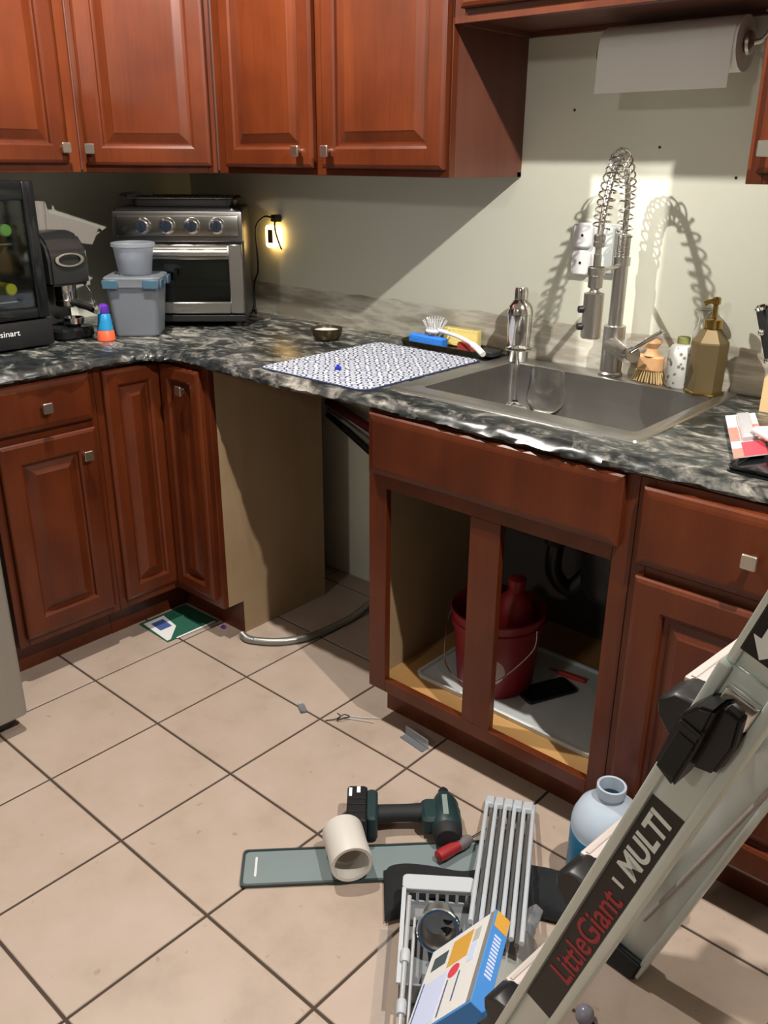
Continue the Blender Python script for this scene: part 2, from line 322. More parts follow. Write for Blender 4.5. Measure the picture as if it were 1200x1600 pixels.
def text(name, s, size, mat, parent, M, depth=0.0004, fit=None, shear=0.0, bold=0.0):
    c = bpy.data.curves.new('txt', 'FONT'); c.body = s; c.size = size; c.extrude = depth; c.shear = shear; c.offset = bold*size
    t = bpy.data.objects.new('txt', c); COL.objects.link(t)
    dg = bpy.context.evaluated_depsgraph_get(); dg.update()
    me = bpy.data.meshes.new_from_object(t.evaluated_get(dg)); bpy.data.objects.remove(t); me.name = name
    xs = [v.co.x for v in me.vertices]; ys = [v.co.y for v in me.vertices]
    cx, cy = (min(xs)+max(xs))/2, (min(ys)+max(ys))/2; sx = sy = 1.0
    if fit: sx = fit[0]/(max(xs)-min(xs)); sy = fit[1]/(max(ys)-min(ys))
    for v in me.vertices: v.co = M @ Vector(((v.co.x-cx)*sx, (v.co.y-cy)*sy, v.co.z))
    me.materials.clear(); me.materials.append(mat)
    o = bpy.data.objects.new(name, me); COL.objects.link(o); o.parent = parent; return o

# ------------------------------------------------------------------ the setting
XL, YB = -1.06, 1.33
XR, YF, ZC = 4.6, -4.6, 2.44
S = 0.3111
def setting(name, bm, mat): o = ob(name, bm, mat); o['kind'] = 'structure'; return o
floor = setting('floor', box(B(), XL-.1, XR+.1, YF-.1, YB+.1, -0.06, -0.003), GROUT)
WALLD = pm('low_bounce_wall', (.30, .28, .24), .7)  # unseen walls darkened to cut the light they bounce back
setting('wall_left', box(B(), XL-.1, XL, YF-.1, YB+.1, -0.003, ZC), WALLP)
wb = setting('wall_back', box(B(), XL, XR, YB, YB+.1, -0.003, ZC), WALLS)
setting('wall_right', box(B(), XR, XR+.1, YF-.1, YB+.1, -0.003, ZC), WALLD)
setting('wall_front', box(B(), XL, XR, YF-.1, YF, -0.003, ZC), WALLD)
setting('ceiling', box(B(), XL-.1, XR+.1, YF-.1, YB+.1, ZC, ZC+.08), CEIL)
tile_me = None
for i in range(-4, 9):
    for j in range(-6, 5):
        x0, y0 = max(i*S, XL), j*S; x1, y1 = (i+1)*S, min((j+1)*S, YB)
        g = 0.0032
        full = x0 == i*S and y1 == (j+1)*S
        if full and tile_me:
            o = bpy.data.objects.new('tile', tile_me); COL.objects.link(o); o.parent = floor
        else:
            bm = B(); w, d = x1-x0, y1-y0
            ring_loft(bm, [[Vector(p) for p in ((a, b, -.006), (w-a, b, -.006), (w-a, d-b, -.006), (a, d-b, -.006))] if False else
                           [Vector((q, q, z)), Vector((w-q, q, z)), Vector((w-q, d-q, z)), Vector((q, d-q, z))] for q, z in ((g, -.006), (g, -.0015), (g+.0015, 0.0)) for a in (0,) for b in (0,)])
            o = ob('tile', bm, TILE, floor)
            if full: tile_me = o.data
        o.location = (x0, y0, 0)
bm = B()   # nail holes in the wall
for x, z in ((.5352, 1.5372), (.7713, 1.451), (.9617, 1.3865)):
    cyl(bm, (x, YB-.0008, z), (x, YB+.002, z), 0.0035, seg=8)
ob('nail_hole', bm, BLACK, wb)
for loc, lab in ((LIGHT_A, 'round white ceiling lamp over the ladder and sink end'), (LIGHT_B, 'round white ceiling lamp over the corner cabinets')):
    t = thing('ceiling_light', lab, 'lamp', (loc[0], loc[1], ZC))
    ob('trim_ring', lathe(B(), [(.05, -.001), (.075, -.004), (.085, -.0), (.05, -.0)], cap0=False, cap1=False), WHITE, t, True)
    ob('bulb', lathe(B(), [(.001, -.004), (.03, -.004), (.048, -.001)], cap0=False), BULB, t, True)

# ------------------------------------------------------------------ cabinets
def rect_rings(bm, w, h, rings, cap=True):
    vs = ring_loft(bm, [[Vector((i, -d, i)), Vector((w-i, -d, i)), Vector((w-i, -d, h-i)), Vector((i, -d, h-i))] for i, d in rings], True, cap); return bm
def knob(parent, x, z, d=0.02):
    bm = B(); cyl(bm, (x, -d, z), (x, -d-.017, z), .0055, .0075, 12)
    rprism(bm, -.014, .014, -.014, .014, 0, .007, .004, .0015, Matrix.Translation((x, -d-.016, z)) @ Matrix.Rotation(PI/2, 4, 'X'))
    return ob('knob', bm, NICKEL, parent, True)
def door(parent, x, z, w, h, fw=0.058, kn=None, d=0.0, name='door'):
    """raised-panel door; local x right, z up, front at -y"""
    e = bpy.data.objects.new
    bm = B(); T = .02
    R = [(0, 0), (0, T-.006), (.003, T-.003), (.010, T), (fw-.008, T), (fw-.002, T-.004), (fw, T-.012), (fw+.006, T-.013)]
    vs = ring_loft(bm, [[Vector((i, -dd, i)), Vector((w-i, -dd, i)), Vector((w-i, -dd, h-i)), Vector((i, -dd, h-i))] for i, dd in R], True, False)
    o = ob(name, bm, CHERRY, parent, loc=(x, -d, z))
    bm = B(); f = fw+.004
    R = [(f, T-.018), (f, T-.0125), (f+.004, T-.012), (f+.026, T-.003), (f+.030, T-.001)]
    if h > 2*f+.08 and w > 2*f+.08-.02: rect_rings(bm, w, h, R); ob('raised_panel', bm, CHERRY, o)
    else: bm.free()
    if kn: knob(o, kn[0], kn[1])
    return o
def slab_front(parent, x, z, w, h, kn=None, name='drawer', d=0.0):
    bm = B(); T = .02
    rect_rings(bm, w, h, [(0, 0), (0, T-.007), (.004, T-.003), (.012, T-.001), (.018, T)])
    o = ob(name, bm, CHERRY, parent, loc=(x, -d, z))
    if kn: knob(o, kn[0], kn[1])
    return o
def frame_bars(bm, bars, y1=.02):
    for x0, x1, z0, z1 in bars: box(bm, x0, x1, 0, y1, z0, z1, .0012, 1)
    return bm
HB, ZT = .876, .114
# left base cabinet (faces +X): local x -> +Y
t = thing('base_cabinet', 'dark cherry base cabinet with one drawer over one door beside the fridge', 'cabinet', (-.44, .165, 0), PI/2)
W = .327
bm = B(); box(bm, 0, W, .02, .61, ZT, HB-.002); ob('body', bm, VENEER, t)
ob('face_frame', frame_bars(B(), [(0, .03, ZT, HB-.002), (W-.026, W, ZT, HB-.002), (.03, W-.026, ZT, .16), (.03, W-.026, .70, .745), (.03, W-.026, .855, HB-.002)]), CHERRY, t)
ob('toe_kick', box(B(), 0, W-.0005, .075, .60, 0, ZT), CHERRY, t)
slab_front(t, .022, .737, .285, .131, (.1425, .062))
door(t, .022, .142, .285, .572, .062, (.243, .50))
# corner base cabinet (lazy susan), L-shaped
t = thing('corner_base_cabinet', 'dark cherry corner base cabinet with two narrow folding doors and beige side', 'cabinet', (-.44, .71, 0))
bm = B()
prism(bm, [(-.60, -.217), (-.021, -.217), (-.021, .021), (.22, .021), (.22, .44), (.05, .60), (-.60, .60)], ZT, HB-.002)
prism(bm, [(-.60, -.217), (-.077, -.217), (-.077, .077), (.2, .077), (.2, .44), (.05, .60), (-.60, .60)], 0, ZT)
ob('body', bm, VENEER, t)
bm = B()
box(bm, -.02, 0, -.217, -.19, ZT, HB-.002, .001, 1); box(bm, .205, .236, 0, .02, ZT, HB-.002, .001, 1)
box(bm, -.02, 0, -.19, .0, ZT, .14); box(bm, 0, .205, 0, .02, ZT, .14); box(bm, -.02, 0, -.19, 0, .867, HB-.002); box(bm, -.02, .205, 0, .02, .867, HB-.002)
ob('face_frame', bm, CHERRY, t)
ob('toe_kick', prism(B(), [(-.076, -.216), (-.074, -.216), (-.074, .075), (.236, .075), (.236, .078), (-.076, .078)], 0, ZT), CHERRY, t)
o = door(t, 0, 0, .195, .72, .050); o.location = (0, -.197, .144); o.rotation_euler = (0, 0, PI/2)
o = door(t, 0, 0, .188, .72, .045, (.12, .658)); o.location = (.024, 0, .144)
bm = B(); prism(bm, [(.222, .02), (.236, .02), (.236, .44), (.222, .44)], ZT, HB-.002); prism(bm, [(.222, .076), (.236, .076), (.236, .44), (.222, .44)], 0, ZT)
tag(ob('side_panel', bm, PLY, t), 'unfinished beige side panel facing the dishwasher gap')
# sink base
SX0, SX1 = .4125, 1.1065
t = thing('sink_base_cabinet', 'cherry sink cabinet with doors removed showing its open inside', 'cabinet', (SX0, .71, 0))
W = SX1-SX0
tag(ob('left_side', box(B(), 0, .016, .02, .605, ZT, HB-.002), PLY, t), 'beige inner face of the left side')
ob('right_side', box(B(), W-.016, W-.0005, .02, .605, ZT, HB-.002), PLY, t)
tag(ob('bottom_shelf', box(B(), .016, W-.016, .02, .605, ZT, .134), PINE, t), 'yellow wooden bottom shelf')
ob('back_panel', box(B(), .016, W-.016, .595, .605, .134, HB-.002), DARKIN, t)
ob('face_frame', frame_bars(B(), [(0, .056, ZT, HB-.002), (W-.042, W, ZT, HB-.002), (.307, .388, .15, .686), (.056, W-.042, ZT, .15), (.056, W-.042, .686, .74), (.056, W-.042, .84, HB-.002)]), CHERRY, t)
bm = B(); box(bm, .016, W-.0005, .075, .09, 0, ZT); box(bm, 0, .016, .075, .6, 0, ZT); ob('toe_kick', bm, CHERRY, t)
slab_front(t, .012, .724, .656, .148, name='false_front')
# right drawer base
t = thing('drawer_base_cabinet', 'cherry base cabinet with drawer and door behind the ladder', 'cabinet', (SX1, .71, 0))
W = .46
ob('body', box(B(), .0005, W, .02, .605, ZT, HB-.002), VENEER, t)
ob('face_frame', frame_bars(B(), [(0.0005, .03, ZT, HB-.002), (W-.03, W, ZT, HB-.002), (.03, W-.03, ZT, .15), (.03, W-.03, .66, .72), (.03, W-.03, .84, HB-.002)]), CHERRY, t)
ob('toe_kick', box(B(), 0.001, W, .075, .60, 0, ZT), CHERRY, t)
slab_front(t, .014, .702, .43, .158, (.215, .079))
door(t, .018, .13, .422, .549, .068, (.39, .50))
# a further base cabinet right of it, outside the view, carries the worktop end
# upper cabinets
ZU, ZU2 = 1.38, 2.12
def upper(label, loc, rz, W, D, doors, z0=ZU, name='wall_cabinet', z1=ZU2, fw=.055, open_bottom=False):
    t = thing(name, label, 'cabinet', (loc[0], loc[1], z0), rz); H = z1-z0
    bm = B(); box(bm, 0.0005, W-.0005, .02, D, .012, H)
    for a in ((0.0005, .018, .02, D, 0, .012), (W-.018, W-.0005, .02, D, 0, .012), (0.0005, W-.0005, D-.018, D, 0, .0115)): box(bm, *a)
    ob('body', bm, VENEER, t)
    bars = [(0.0005, .032, 0, H), (W-.032, W-.0005, 0, H), (.032, W-.032, 0, .035), (.032, W-.032, H-.04, H)]
    if len(doors) > 1: bars.append((doors[0][0]+doors[0][1]-.006, doors[1][0]+.006, .035, H-.04))
    ob('face_frame', frame_bars(B(), bars), CHERRY, t)
    for x, w, zz, kx in doors: door(t, x, zz, w, H-zz-.03, fw, (kx, .042) if kx is not None else None)
    return t
upper('cherry wall cabinet on the left wall above the wine cooler', (-.765, .02, 0), PI/2, .70, .295, [(.03, .30, .025, .27), (.362, .295, .025, .277)])
upper('cherry wall cabinet with two doors right of the corner one', (-.487, 1.02, 0), 0, .876, .31, [(.048, .375, .018, .327), (.456, .412, .018, .032)])
upper('short cherry wall cabinet over the sink', (.3895, 1.02, 0), 0, .7095, .31, [(.028, .322, .028, None), (.358, .322, .028, None)], z0=1.705, fw=.05)
upper('cherry wall cabinet at the right edge beside the paper towels', (1.0995, 1.02, 0), 0, .46, .31, [(.02, .42, .02, .022)])
# diagonal corner wall cabinet
t = thing('corner_wall_cabinet', 'cherry diagonal corner wall cabinet above the toaster oven', 'cabinet', (-.765, .722, ZU), PI/4)
L = math.hypot(.278, .298)
H = ZU2-ZU
M = Matrix.Rotation(-PI/4, 4, 'Z')
bm = B(); prism(bm, [(0.012, .016), (.266, .284), (.277, .299), (.277, .606), (-.293, .606), (-.293, 0.0005), (-.001, .0005)], .008, H, M)
ob('body', bm, VENEER, t)
ob('face_frame', frame_bars(B(), [(.003, .034, 0, H), (L-.034, L-.006, 0, H), (.034, L-.034, 0, .035), (.034, L-.034, H-.04, H)], .016), CHERRY, t)
door(t, .021, .02, .366, H-.05, .055, (.018, .045))

# ------------------------------------------------------------------ refrigerator
t = thing('refrigerator', 'grey steel refrigerator at the left edge of the photo', 'refrigerator', (-.225, .069, 0))
ob('body', box(B(), -.80, -.075, -.90, 0, .03, 1.74, .004, 1), DARKST, t)
ob('door', box(B(), -.07, 0, -.895, -.0, .045, 1.735, .012, 3), FRIDGE, t, True)
ob('base_grille', box(B(), -.10, -.04, -.88, -.02, .012, .044), BLACK, t)
for dy in (-.86, -.06):
    ob('foot', cyl(B(), (-.09, dy, 0), (-.09, dy, .03), .018, seg=12), BLACK, t)
    ob('foot', cyl(B(), (-.74, dy, 0), (-.74, dy, .03), .018, seg=12), BLACK, t)

# ------------------------------------------------------------------ worktop with chiselled edge
def jit(a): return random.uniform(-a, a)
edge = [(-.405, -.0+.08), (-.415, .20), (-.41, .33), (-.412, .46), (-.41, .56), (-.398, .63), (-.365, .665), (-.31, .690), (-.22, .693), (-.10, .688), (.05, .685), (.20, .690), (.36, .694), (.52, .698), (.68, .694), (.84, .692), (.98, .690), (1.10, .694), (1.22, .70), (1.36, .705), (1.57, .70)]
ep = spline([(x, y, 0) for x, y in edge], 7)
def counter():
    bm = B()
    nrm = []
    for i in range(len(ep)):
        d = (ep[min(i+1, len(ep)-1)]-ep[max(i-1, 0)]).normalized(); nrm.append(Vector((-d.y, d.x, 0)))   # inward (left of travel)
    prof = [(.012, .8765), (.002, .880), (-.002, .886), (.004, .893), (.012, .900), (.026, .906)]
    rows = []
    for off, z in prof:
        rows.append([bm.verts.new(p+n*(off+(jit(.0045) if .877 < z < .905 else jit(.002)))+Vector((0, 0, z+(jit(.0015) if z < .905 else 0)))) for p, n in zip(ep, nrm)])
    for a, b in zip(rows, rows[1:]):
        for i in range(len(ep)-1): bm.faces.new((a[i], a[i+1], b[i+1], b[i]))
    # top with sink cut-out
    A = [bm.verts.new(c) for c in ((1.57, YB-.001, .906), (XL+.001, YB-.001, .906), (XL+.001, .08, .906))]
    hole = [bm.verts.new(c) for c in ((.435, .835, .906), (1.03, .835, .906), (1.03, 1.265, .906), (.435, 1.265, .906))]
    edges = []
    loop = rows[-1]+A
    for i in range(len(loop)):
        e = bm.edges.get((loop[i], loop[(i+1) % len(loop)])) or bm.edges.new((loop[i], loop[(i+1) % len(loop)])); edges.append(e)
    for i in range(4): edges.append(bm.edges.new((hole[i], hole[(i+1) % 4])))
    bmesh.ops.triangle_fill(bm, edges=edges, use_beauty=True)
    A2 = [bm.verts.new((v.co.x, v.co.y, .8765)) for v in A]; h2 = [bm.verts.new((v.co.x, v.co.y, .8765)) for v in hole]
    edges = []; loop = rows[0]+A2
    for i in range(len(loop)):
        e = bm.edges.get((loop[i], loop[(i+1) % len(loop)])) or bm.edges.new((loop[i], loop[(i+1) % len(loop)])); edges.append(e)
    for i in range(4): edges.append(bm.edges.new((h2[i], h2[(i+1) % 4])))
    bmesh.ops.triangle_fill(bm, edges=edges, use_beauty=True)
    for i in range(4): bm.faces.new((hole[i], hole[(i+1) % 4], h2[(i+1) % 4], h2[i]))
    for a, b, c, d in ((A[0], A[1], A2[1], A2[0]), (A[1], A[2], A2[2], A2[1])): bm.faces.new((a, b, c, d))
    return bm
tag(ob('countertop', counter(), GRANITE, None, True), 'black and white granite L-shaped worktop with rough chiselled edge', 'countertop')

# ------------------------------------------------------------------ sink
t = thing('kitchen_sink', 'stainless steel drop-in single bowl sink in granite worktop', 'sink', (.40, .79, .9062))
bm = B(); W, D = .652, .522
out = [Vector((x, y, 0)) for x, y in rrect(0, W, 0, D, .012)]
r0 = [[Vector((x, y, z)) for x, y in rrect(i, W-i, i, D-i, .012)] for i, z in ((0, 0), (.002, .004), (.010, .0045))]
def bas(i, r, z): return [Vector((x, y, z)) for x, y in rrect(.055+i, W-.035-i, .062+i, D-.070-i, r)]
r0 += [bas(-.004, .018, .0040), bas(0, .018, .001)]
ring_loft(bm, r0, False, False); ob('rim', bm, SINKST, t, True)
bm = B(); ring_loft(bm, [bas(0, .018, .001), bas(.003, .02, -.18), bas(.012, .03, -.195), bas(.03, .03, -.2)], False, True); ob('basin', bm, SINKST, t, True)
bm = B(); lathe(bm, [(.052, -.1995), (.050, -.197), (.036, -.197), (.034, -.199)], 24, (W/2, D*.55, 0), cap0=False); ob('drain', bm, CHROME, t, True)

# ------------------------------------------------------------------ faucet
FX, FY = .731, 1.278
t = thing('spring_faucet', 'tall brushed steel spring faucet with pull-down spray head', 'faucet', (FX, FY, .9108))
ob('base', lathe(B(), [(.031, 0), (.031, .006), (.0275, .010), (.0275, .125), (.024, .127)], 28), STEEL, t, True)
ob('column', lathe(B(), [(.018, .127), (.018, .27), (.021, .272), (.021, .292), (.0165, .294), (.0165, .345), (.012, .347)], 24), STEEL, t, True)
bm = B()
for k in range(16): lathe(bm, [(.0165, .296+k*.003), (.0185, .2972+k*.003), (.0165, .2984+k*.003)], 18, cap0=False, cap1=False)
ob('collar_rings', bm, STEEL, t, True)
path = spline([(0, 0, .34), (0, -.002, .42), (0.001, -.018, .475), (.006, -.065, .519), (.012, -.110, .478), (.016, -.138, .42), (.018, -.152, .365), (.019, -.157, .30)], 14)
ob('hose', tube(B(), path, .0072, 10), STEEL, t, True)
def coil(P, R, turns, r, n=16, seg=6):
    tot = len(P)-1; out = []; x = Vector((1, 0, 0)); N = int(turns*n)
    for i in range(N+1):
        u = i/N*tot; k = min(int(u), tot-1); p = P[k].lerp(P[k+1], u-k); d = (P[min(k+1, tot)]-P[max(k-1, 0)]).normalized()
        x = (x-d*x.dot(d)).normalized(); y = d.cross(x); a = 2*PI*i/n; out.append(p+x*(R*math.cos(a))+y*(R*math.sin(a)))
    return tube(B(), out, r, seg)
ob('spring', coil(path[:int(len(path)*.86)], .0190, 21, .0023), CHROME, t, True)
ob('spray_hose_collar', lathe(B(), [(.010, 0), (.014, .003), (.014, .012), (.012, .014), (.014, .016), (.014, .026), (.010, .03)], 18, (.0185, -.155, .325)), STEEL, t, True)
sh = ob('spray_head', lathe(B(), [(.021, .118), (.0235, .121), (.0235, .222), (.012, .226), (.010, .232), (.017, .236), (.017, .272), (.009, .278), (.009, .31)], 24, (.019, -.157, 0)), STEEL, t, True)
for z in (.145, .185): ob('spray_button', cyl(B(), (.002, -.170, z), (-.006, -.1795, z), .009, .008, 14), BLACK, sh, True)
ob('bracket_arm', box(B(), -.007, .007, -.135, 0, .268, .276, .002, 1, Matrix.Rotation(.12, 4, 'Z')), STEEL, t, True)
bm = B(); lathe(bm, [(.0185, .262), (.0205, .264), (.0205, .280), (.0185, .282)], 20, (.019, -.157, 0), cap0=False, cap1=False); ob('bracket_ring', bm, STEEL, t, True)
hb = ob('handle_body', tube(B(), spline([(0, -.01, .078), (.045, -.045, .078), (.078, -.07, .074), (.098, -.083, .078)], 6), [.022]*10+[.021]*5+[.019]*4, 18), STEEL, t, True)
ob('lever', box(B(), -.004, .105, -.009, .009, -.005, .005, .003, 2, basis((.088, -.082, .082), (.78, -.12, .60), (.1, 1, 0))), CHROME, t, True)

# ------------------------------------------------------------------ things on the counter, right side
ZK = .9062
def flat_label(parent, name, mat, poly, z0, z1, M=None): return ob(name, prism(B(), poly, z0, z1, M), mat, parent)
# cocktail shaker on the left rear of the sink rim
t = thing('cocktail_shaker', 'polished steel cocktail shaker with cap on the sink rim', 'shaker', (.458, 1.262, .9108))
ob('body', lathe(B(), [(.026, 0), (.027, .003), (.033, .08), (.034, .125)], 28), CHROME, t, True)
ob('shoulder', lathe(B(), [(.0345, .126), (.0345, .134), (.031, .148), (.022, .160), (.017, .166)], 28), CHROME, t, True)
ob('cap', lathe(B(), [(.0185, .166), (.0185, .190), (.016, .196), (.003, .197)], 24), CHROME, t, True)
# gold soap dispenser
t = thing('soap_dispenser', 'antique gold hexagonal soap pump at the right rear sink corner', 'dispenser', (.985, 1.262, .9108), .35)
ob('base_plate', lathe(B(), [(.046, 0), (.046, .005), (.043, .007)], 6), BRASS, t)
ob('bottle', lathe(B(), [(.040, .007), (.042, .118), (.041, .122), (.021, .150), (.019, .152)], 6), GOLD, t)
ob('neck', lathe(B(), [(.020, .152), (.021, .153), (.021, .172), (.018, .174)], 24), BRASS, t, True)
bm = B(); lathe(bm, [(.006, .174), (.006, .205), (.010, .207), (.010, .220), (.007, .223)], 18)
tube(bm, spline([(0, 0, .213), (-.012, -.004, .213), (-.026, -.008, .207)], 4), .0055, 10); ob('pump', bm, BRASS, t, True)
# terrazzo patterned bottle
t = thing('patterned_bottle', 'white bottle with grey speckle print left of the gold pump', 'bottle', (.912, 1.283, .9108))
ob('body', lathe(B(), [(.030, 0), (.033, .004), (.033, .085), (.026, .098), (.014, .104)], 28), TERR, t, True)
ob('cap', lathe(B(), [(.015, .104), (.015, .118), (.013, .12)], 20), pm('olive_cap', (.28, .30, .10), .5), t, True)
# clear glass bottle behind
t = thing('glass_vase', 'clear glass bud vase with flared lip against the wall', 'vase', (.945, 1.303, .9108))
ob('body', lathe(B(), [(.001, 0), (.02, .0), (.021, .06), (.016, .085), (.021, .11), (.022, .13), (.012, .155), (.010, .17), (.021, .185), (.0205, .186), (.0085, .17), (.010, .155), (.0195, .13), (.0185, .11), (.013, .085), (.018, .06), (.017, .004), (.001, .004)], 24), GLASS, t, True)
# wooden dish brush standing on its bristles
t = thing('dish_brush', 'wooden dish brush standing on tan bristles behind the faucet handle', 'brush', (.838, 1.276, .9108), -.1)
bm = B(); rprism(bm, -.034, .034, -.016, .016, .028, .066, .014, .004); ob('head', bm, BRUSHW, t, True)
ob('grip', lathe(B(), [(.02, .066), (.014, .076), (.013, .084), (.022, .098), (.020, .106), (.008, .110)], 20), BRUSHW, t, True)
bm = B()
for i in range(11):
    for j in range(4):
        x = -.030+i*.006; y = -.011+j*.0073; cyl(bm, (x, y, .03), (x*1.35+jit(.002), y*1.5+jit(.002), .001), .0016, .0019, 5)
tag(ob('bristles', bm, BRISTLE, t), None, kind='stuff')
# small paper tag beside
# knife block
t = thing('knife_block', 'pale wooden knife block at the right edge of the worktop', 'knife block', (1.139, 1.19, ZK), 0)
bm = B(); prism(bm, [(0, 0), (.13, 0), (.13, .17), (.09, .20), (0, .075)], 0, .11, Matrix.Translation((0, .12, 0)) @ Matrix.Rotation(PI/2, 4, 'X'))
ob('block', bm, BLOCKW, t)
for n, (px, py, lab) in enumerate(((.004, .035, 'knife with black handle nearest the left in the block'), (.03, .04, 'knife with black handle second from left in the block'), (.055, .03, 'knife with black handle rightmost in the block'))):
    k = thing('kitchen_knife', lab, 'knife', (1.139+px, 1.19+py, ZK+.095+.06*(px/.09)), 0, 'knives in the block')
    ax = Vector((-.34, .02, .94)); M = basis((0, 0, 0), ax, (0, 1, 0))
    ob('blade', box(B(), -.03, .015, -.010, .010, -.001, .001, 0, 1, M), CHROME, k)
    bm = B(); rprism(bm, .012, .128, -.013, .013, -.010, .010, .008, .004, M); hd = ob('handle', bm, BLACK, k, True)
    ob('bolster', lathe(B(), [(.0145, 0), (.0155, .004), (.0145, .009)], 16, ax*.010, ax), CHROME, hd, True); ob('end_cap', lathe(B(), [(.013, 0), (.0155, .006), (.011, .012)], 16, ax*.124, ax), CHROME, hd, True)
    bm = B(); bmesh.ops.create_icosphere(bm, subdivisions=2, radius=.0085, matrix=Matrix.Translation(ax*.075+Vector((-.006, -.010, 0)))); ob('rivet', bm, CHROME, hd, True)
# black tray, packages
t = thing('black_tray', 'thin black tray under the packages at the counter corner', 'tray', (1.245, .745, ZK))
bm = B(); rprism(bm, 0, .32, 0, .24, 0, .004, .012); ob('tray_floor', bm, BLACKG, t)
bm = B(); ring_loft(bm, [[Vector((x, y, z)) for x, y in rrect(i, .32-i, i, .24-i, .012)] for i, z in ((.004, .003), (0, .012), (.002, .013), (.007, .004))], False, False); ob('tray_rim', bm, BLACKG, t, True)
t = thing('blister_pack', 'red and white card blister pack lying beside the sink', 'package', (1.118, 1.059, .9205))
CA, CL = Vector((.037, .068, 0)), Vector((.124, -.270, 0))
def card(u0, u1, v0, v1, z0, z1):
    bm = B(); ring_loft(bm, [[CA*u+CL*v+Vector((0, 0, z)) for u, v in ((u0, v0), (u1, v0), (u1, v1), (u0, v1))] for z in (z0, z1)]); return bm
ob('card', card(0, 1, 0, 1, -.002, 0), PAPER, t)
for uu in ((0, .30, .33, .66), (.78, 1, .30, .48)): ob('salmon_band', card(*uu, 0, .0006), SALMON, t)
ob('red_band', card(.30, 1, .70, 1, 0, .0006), PINKP, t); ob('pink_band', card(0, .30, .82, 1, 0, .0006), SALMON, t)
bm = B(); ring_loft(bm, [[CA*u+CL*v+Vector((0, 0, z)) for u, v in ((.34+q, .06+q), (.74-q, .06+q), (.74-q, .68-q), (.34+q, .68-q))] for q, z in ((0, .0008), (0, .008), (.05, .011))]); ob('clear_bubble', bm, pm('cloudy_bubble', (.62, .62, .64), .25, trans=.3), t)
t = thing('white_packet', 'white paper packet lying across the red pack', 'package', (1.214, .932, .9325), -.75)
bm = B(); rprism(bm, 0, .24, 0, .15, 0, .012, .01, .004); ob('packet', bm, PAPER, t, True)
bm = B(); box(bm, .02, .22, .02, .13, .012, .0125); ob('print', bm, pm('faint_print', (.70, .62, .63), .7), t)

# ------------------------------------------------------------------ drying mat side
t = thing('drying_mat', 'navy and white patterned drying mat beside the sink', 'mat', (0, .724, ZK))
bm = B(); rprism(bm, 0, .383, 0, .475, 0, .004, .03, .0012); ob('pad', bm, MATPAT, t, True)
bm = B(); ring_loft(bm, [[Vector((x, y, z)) for x, y in rrect(-i, .383+i, -i, .475+i, .03)] for i, z in ((0, .0002), (.0025, .0006), (.0025, .0036), (0, .0044))], False, False); tag(ob('binding', bm, pm('navy_binding', (.03, .04, .09), .9), t, True), 'dark binding round the edge')
t = thing('bottle_cap', 'small dark blue cap lying on the patterned mat', 'cap', (.18, .842, ZK+.0042))
ob('cap', lathe(B(), [(.008, 0), (.009, .002), (.008, .007), (.004, .008), (.0035, .013), (.001, .014)], 16), CAPBLUE, t, True)
t = thing('small_bowl', 'small dark gold bowl with white inside on the back counter', 'bowl', (-.153, 1.13, ZK))
ob('bowl', lathe(B(), [(.034, 0), (.038, .003), (.047, .018), (.050, .036), (.047, .036), (.044, .02), (.034, .008), (.001, .007)], 28), pm('dark_bronze', (.09, .07, .035), .3, .7, var=.4, vscale=40), t, True)
ob('contents', lathe(B(), [(.044, .022), (.038, .029), (.001, .031)], 24), WHITE, t, True)
# sponge tray and its contents
t = thing('sponge_tray', 'dark mosaic tray holding sponges behind the drying mat', 'tray', (.06, 1.225, ZK))
bm = B(); rprism(bm, 0, .32, 0, .088, 0, .006, .03); ob('tray_floor', bm, pm('mosaic_black', (.03, .025, .012), .3, .3, var=.9, vscale=80), t)
bm = B(); ring_loft(bm, [[Vector((x, y, z)) for x, y in rrect(-i, .32+i, -i, .088+i, .03)] for i, z in ((0, .0), (.006, .016), (.004, .017), (-.002, .005))], False, False); ob('tray_rim', bm, MATS['mosaic_black'], t, True)
def slab_thing(name, label, cat, loc, rz, dims, mat, r=.008, bev=.003, part='sponge', rx=0.0):
    t = thing(name, label, cat, loc, rz); t.rotation_euler = (rx, 0, rz); w, d, h = dims
    bm = B(); rprism(bm, 0, w, 0, d, 0, h, r, bev); ob(part, bm, mat, t, True); return t
slab_thing('blue_sponge', 'bright blue rectangular sponge on the front of the mosaic tray', 'sponge', (.085, 1.236, ZK+.0075), -.06, (.135, .03, .027), BLUEI)
slab_thing('yellow_sponge', 'pale yellow sponge against the wall behind the white brush', 'sponge', (.175, 1.286, ZK+.0075), 0.02, (.125, .027, .052), YELLOWS)
slab_thing('red_scrubber', 'red scrub pad under the white brush handle', 'scrubber', (.262, 1.24, ZK+.0075), -.05, (.058, .03, .024), pm('red_scrub', (.38, .045, .035), .95, bump=.5, bscale=200))
slab_thing('black_sponge', 'black sponge beside the shaker at the tray end', 'sponge', (.342, 1.222, ZK+.0072), .0, (.058, .05, .016), RUBBER)
t = thing('dish_brush', 'white plastic dish brush with round bristle head on the sponges', 'brush', (.18, 1.262, ZK+.04), -.33)
bm = B(); tube(bm, spline([(.0, 0, .012), (.05, 0, .012), (.11, .004, .008), (.17, .006, -.002), (.225, .002, -.018)], 5), [.006]*5+[.0055]*5+[.006]*5+[.009]*5+[.008], 10); ob('handle', bm, WHITE, t, True)
ob('head', lathe(B(), [(.026, 0), (.028, .004), (.024, .012), (.001, .014)], 20, (-.02, 0, .004)), WHITE, t, True)
bm = B()
